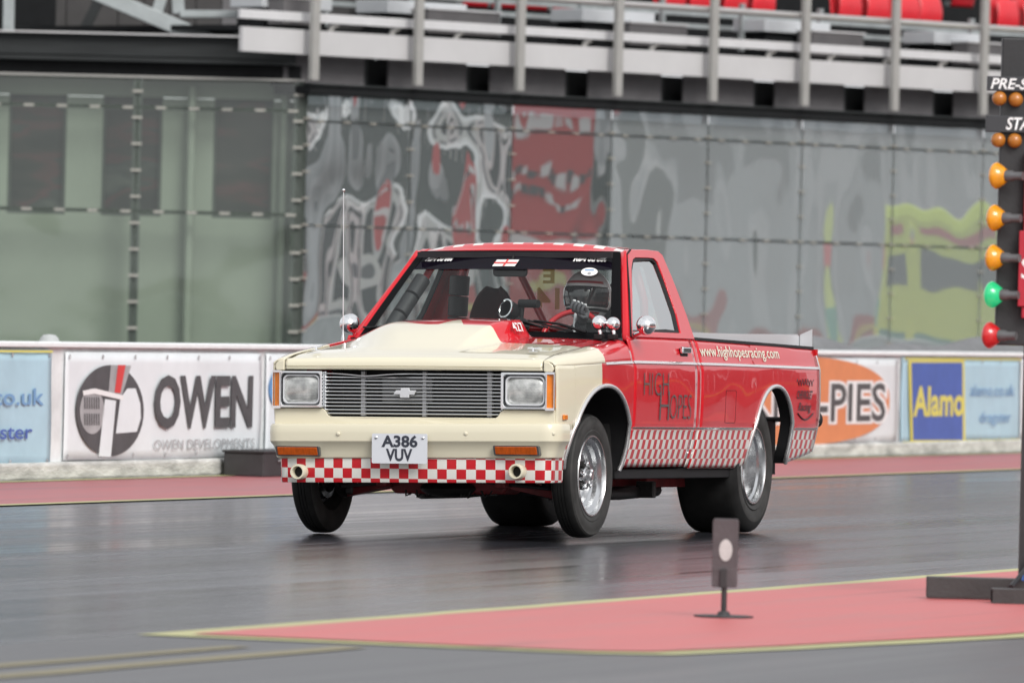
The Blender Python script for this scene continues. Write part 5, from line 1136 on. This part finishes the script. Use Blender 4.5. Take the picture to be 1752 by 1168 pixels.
# wheels
def tyre_material():
    m, nt, b = nodes('tyre_rubber'); n, l = nt.nodes, nt.links
    t = n.new('ShaderNodeTexCoord'); z = n.new('ShaderNodeTexNoise'); z.inputs['Scale'].default_value = 9; z.inputs['Detail'].default_value = 6; l.new(t.outputs['Object'], z.inputs['Vector'])
    r = n.new('ShaderNodeValToRGB'); r.color_ramp.elements[0].color = (.006, .006, .006, 1); r.color_ramp.elements[1].color = (.016, .016, .016, 1); r.color_ramp.elements[0].position = .35; r.color_ramp.elements[1].position = .7
    l.new(z.outputs['Fac'], r.inputs[0])
    sx = n.new('ShaderNodeSeparateXYZ'); l.new(t.outputs['Object'], sx.inputs[0])
    rad = mathn(nt, 'SQRT', mathn(nt, 'ADD', mathn(nt, 'MULTIPLY', sx.outputs[0], sx.outputs[0]), mathn(nt, 'MULTIPLY', sx.outputs[1], sx.outputs[1])))
    dust = mathn(nt, 'MULTIPLY', mathn(nt, 'LESS_THAN', rad, .312), mathn(nt, 'MULTIPLY', z.outputs['Fac'], .8))
    l.new(mixc(nt, dust, r.outputs[0], (.085, .083, .080)), b.inputs['Base Color']); b.inputs['Roughness'].default_value = .62; b.inputs['Specular IOR Level'].default_value = .3; return m
m_tyre = tyre_material()
ft = [(.203, -.018), (.222, -.006), (.236, -.003), (.240, -.0055), (.262, .000), (.284, -.001), (.300, -.007), (.304, -.006), (.314, -.018), (.3205, -.034), (.322, -.050), (.322, -.058), (.317, -.0595), (.317, -.0625), (.322, -.064), (.3225, -.080), (.3175, -.0815), (.3175, -.0845), (.3225, -.086), (.322, -.102), (.317, -.1035), (.317, -.1065), (.322, -.108), (.3205, -.131), (.314, -.147), (.300, -.158), (.262, -.165), (.236, -.162), (.203, -.147)]
fr_rim = [(.198, -.030), (.210, -.020), (.213, -.010), (.210, -.004), (.204, -.004), (.199, -.012), (.196, -.026), (.180, -.034), (.172, -.040), (.168, -.062), (.156, -.070), (.146, -.072), (.138, -.090), (.110, -.096), (.085, -.080), (.060, -.074), (.048, -.076), (.0, -.076)]
rt = [(.206, -.035), (.222, -.012), (.245, -.004), (.252, -.008), (.285, -.001), (.318, -.004), (.345, -.012), (.362, -.022), (.369, -.032), (.3715, -.05), (.372, -.10), (.372, -.19), (.3715, -.235), (.368, -.255), (.355, -.270), (.318, -.282), (.285, -.284), (.245, -.280), (.206, -.25)]
re_rim = [(.200, -.040), (.213, -.030), (.217, -.016), (.213, -.008), (.206, -.008), (.202, -.018), (.199, -.045), (.184, -.055), (.180, -.085), (.176, -.120), (.160, -.130), (.152, -.145), (.105, -.150), (.080, -.140), (.0, -.140)]
def wheel(name_pref, tp_, rp, hub):
    r = MB().lathe(rp, 56).build('wheel', m_alu, TT, smooth=35)
    MB().lathe(tp_, 72, closed=True).build('tyre', m_tyre, r, smooth=35)
    if hub == 'front':
        h_ = MB().lathe([(.048, -.08), (.046, -.040), (.040, -.034), (.026, -.033), (.025, -.010), (.020, -.004), (.0, -.003)], 28).build('hub', m_alu, r, smooth=35)
        b = MB()
        for k in range(5):
            a = 2 * pi * k / 5 + .4; b.box((.062 * cos(a), .062 * sin(a), -.062), (.030, .040, .040), Matrix.Rotation(a, 3, 'Z'))
        b.build('hub_flange', m_undb, r, bevel=.006)
    else:
        MB().lathe([(.055, -.145), (.052, -.110), (.03, -.105), (.0, -.104)], 28).build('hub', m_alu, r, smooth=35)
    b = MB()
    for k in range(5):
        a = 2 * pi * k / 5 + (.4 if hub == 'front' else 0); zc2 = (-.07, -.028) if hub == 'front' else (-.14, -.115)
        b.lathe([(.011, zc2[0]), (.011, zc2[1]), (.006, zc2[1] + .006), (.0, zc2[1] + .006)], 8, Matrix.Translation((.066 * cos(a), .066 * sin(a), 0)))
    b.build('wheel_nuts', m_chr, r, smooth=30)
    return r
def place(o, x, s, h, left, spin=0, steer=0):
    o.matrix_local = Matrix.Translation((x, s, h)) @ Matrix.Rotation(steer, 4, 'Z') @ Matrix.Rotation(pi / 2 if left else -pi / 2, 4, 'Y') @ Matrix.Rotation(spin, 4, 'Z')
ft = [(r_, z_ * .128 / .165) for r_, z_ in ft]; rt = [(r_, z_ * .362 / .284) for r_, z_ in rt]
wf = wheel('front', ft, fr_rim, 'front'); wf2 = copy_tree(wf, TT); wr_ = wheel('rear', rt, re_rim, 'rear'); wr2 = copy_tree(wr_, TT)
place(wf, .768, .722, .318, True, .3, radians(-1)); place(wf2, -.806, .735, .324, False, 1.0, radians(-1)); place(wr_, .766, 3.450, .366, True, .2); place(wr2, -.766, 3.450, .386, False, .9)

# ================================================================== the driver (sits in the cab, a thing of its own)
drv = setp(empty('person', TM_.copy()), 'helmeted driver in black and white gloves behind the pickup steering wheel', 'person')
m_suit = M('black_race_suit', (.025, .026, .030), .8, var=.3, bump=.3, bscale=120); m_helm = M('white_helmet_shell', (.90, .90, .90), .3, coat=.5, var=.05); m_visor = M('smoked_visor', (.035, .034, .036), .06, coat=1.0); m_glv = M('glove_fabric', (.10, .10, .11), .75, bump=.3, bscale=150); m_glw = M('glove_white', (.80, .80, .82), .7); m_hred = M('helmet_red_trim', (.45, .02, .03), .3, coat=.5); m_skin = M('skin', (.45, .26, .19), .5)
bd = MB()
ox = .345
bd.sphere((ox, 1.93, .72), .19, .15, .15); bd.tube([(ox, 1.94, .70), (ox, 1.965, .88), (ox, 1.975, 1.02), (ox, 1.965, 1.09)], [.165, .175, .165, .10], 20); bd.sphere((ox, 1.97, 1.00), .215, .125, .085)
bd.tube([(ox, 1.955, 1.05), (ox, 1.93, 1.16)], [.066, .062], 16); bd.sphere((ox, 1.90, 1.24), .078, .096, .115)
HR, HL = Vector((.405, 1.475, 1.165)), Vector((.500, 1.512, 1.085))
for sgn, hand, el in ((-1, HR, (.12, 1.78, .90)), (1, HL, (.62, 1.78, .88))):
    sh_ = (ox + sgn * .195, 1.965, 1.015); wr3 = hand + Vector((0, .085, -.045))
    bd.tube([sh_, el], [.068, .055], 14); bd.sphere(el, .055); bd.tube([el, tuple(wr3)], [.054, .036], 14); bd.sphere(sh_, .075)
    bd.tube([(ox + sgn * .10, 1.90, .68), (ox + sgn * .15, 1.52, .76)], [.10, .075], 14); bd.sphere((ox + sgn * .15, 1.52, .76), .075); bd.tube([(ox + sgn * .15, 1.52, .76), (ox + sgn * .12, 1.30, .52)], [.07, .045], 14); bd.tube([(ox + sgn * .12, 1.30, .52), (ox + sgn * .12, 1.22, .56)], [.05, .035], 12)
body = bd.build('body', m_suit, drv, smooth=180)
q = body.modifiers.new('skin', 'REMESH'); q.mode = 'VOXEL'; q.voxel_size = .012; q.use_smooth_shade = True
q = body.modifiers.new('soft', 'SMOOTH'); q.iterations = 4; q.factor = .5
# gloves closed round the rim: palm, four fingers and a thumb each
def glove(at, side):
    rim = (at - SWC); rim_dir = rim.normalized(); ax = Vector((1, 0, 0)); tan_ = (swm.to_3x3() @ Vector((0, 0, 1))).cross(rim_dir).normalized(); nrm = swm.to_3x3() @ Vector((0, 0, 1))
    if nrm.y < 0: nrm = -nrm      # towards the driver
    b = MB(); c = SWC + rim_dir * .165
    palm = c + nrm * .030 + rim_dir * .012
    b.tube([palm - tan_ * .040, palm + tan_ * .040], [.020, .022], 12); b.tube([palm + nrm * .004 - tan_ * .02, palm + nrm * .06 - rim_dir * .02], [.034, .030], 12)
    for k in range(4):
        o = tan_ * (-.036 + .023 * k); r_ = (.0092, .0098, .0095, .0085)[k]; L_ = (.9, 1.0, .97, .82)[k]
        b.tube([palm + o, c + o + rim_dir * .034 * L_ + nrm * .012, c + o + rim_dir * .032 * L_ - nrm * .016, c + o + rim_dir * .006 - nrm * .031 * L_, c + o - rim_dir * .014 - nrm * .024], [r_ * 1.15, r_ * 1.1, r_, r_ * .95, r_ * .75], 8)
    b.tube([palm - tan_ * .034 * side, c - tan_ * .052 * side - rim_dir * .012 + nrm * .022, c - tan_ * .040 * side - rim_dir * .026 + nrm * .004, c - tan_ * .024 * side - rim_dir * .027 - nrm * .010], [.013, .0125, .011, .008], 8)
    g = b.build('glove', m_glv, drv, smooth=60)
    w2 = MB()
    for k in range(4):
        o = tan_ * (-.036 + .023 * k); w2.tube([c + o + rim_dir * .036 + nrm * .016, c + o + rim_dir * .043 + nrm * .002, c + o + rim_dir * .037 - nrm * .014], [.005, .008, .005], 7)
    w2.build('knuckle_pads', m_glw, g, smooth=60)
    return g
glove(HR, 1); glove(HL, -1)
HC = Vector((.325, 1.88, 1.270)); hm = Matrix.Rotation(radians(-6), 3, 'Z') @ Matrix.Rotation(radians(-4), 3, 'X')
def helm(u, v, k=1.0):
    t = pi * v; a = 2 * pi * u; x, y, z = sin(t) * sin(a), -sin(t) * cos(a), cos(t)
    zz = z * .142 if z > 0 else z * .150
    chin = smooth(-.2, -.85, z) * max(0, -y); taper = 1 - .16 * smooth(-.3, -1.0, z)
    return HC + hm @ Vector((x * .127 * taper * k, (y * .150 * taper - .035 * chin) * k, zz * k))
hs = MB().grid(lambda u, v: helm(u, .0 + .90 * v), 48, 30).build('helmet', m_helm, drv, smooth=60)
MB().grid(lambda u, v: helm(-.25 + .5 * u, .40 + .235 * v, 1.022), 26, 10).build('visor', m_visor, hs, smooth=60, out=(0, -1, 0), solid=.004)
MB().grid(lambda u, v: helm(-.20 + .4 * u, .325 + .035 * v, 1.012), 26, 4).build('brow_band', m_hred, hs, smooth=60, out=(0, -1, 1))
MB().grid(lambda u, v: helm(-.30 + .6 * u, .655 + .035 * v, 1.014), 26, 4).build('visor_gasket', m_rub, hs, smooth=60, out=(0, -1, 0))
MB().grid(lambda u, v: helm(.06 + .14 * u, .70 + .03 * v, 1.014), 10, 3).build('cheek_flash', m_hred, hs, smooth=60, out=(0, -1, 0))
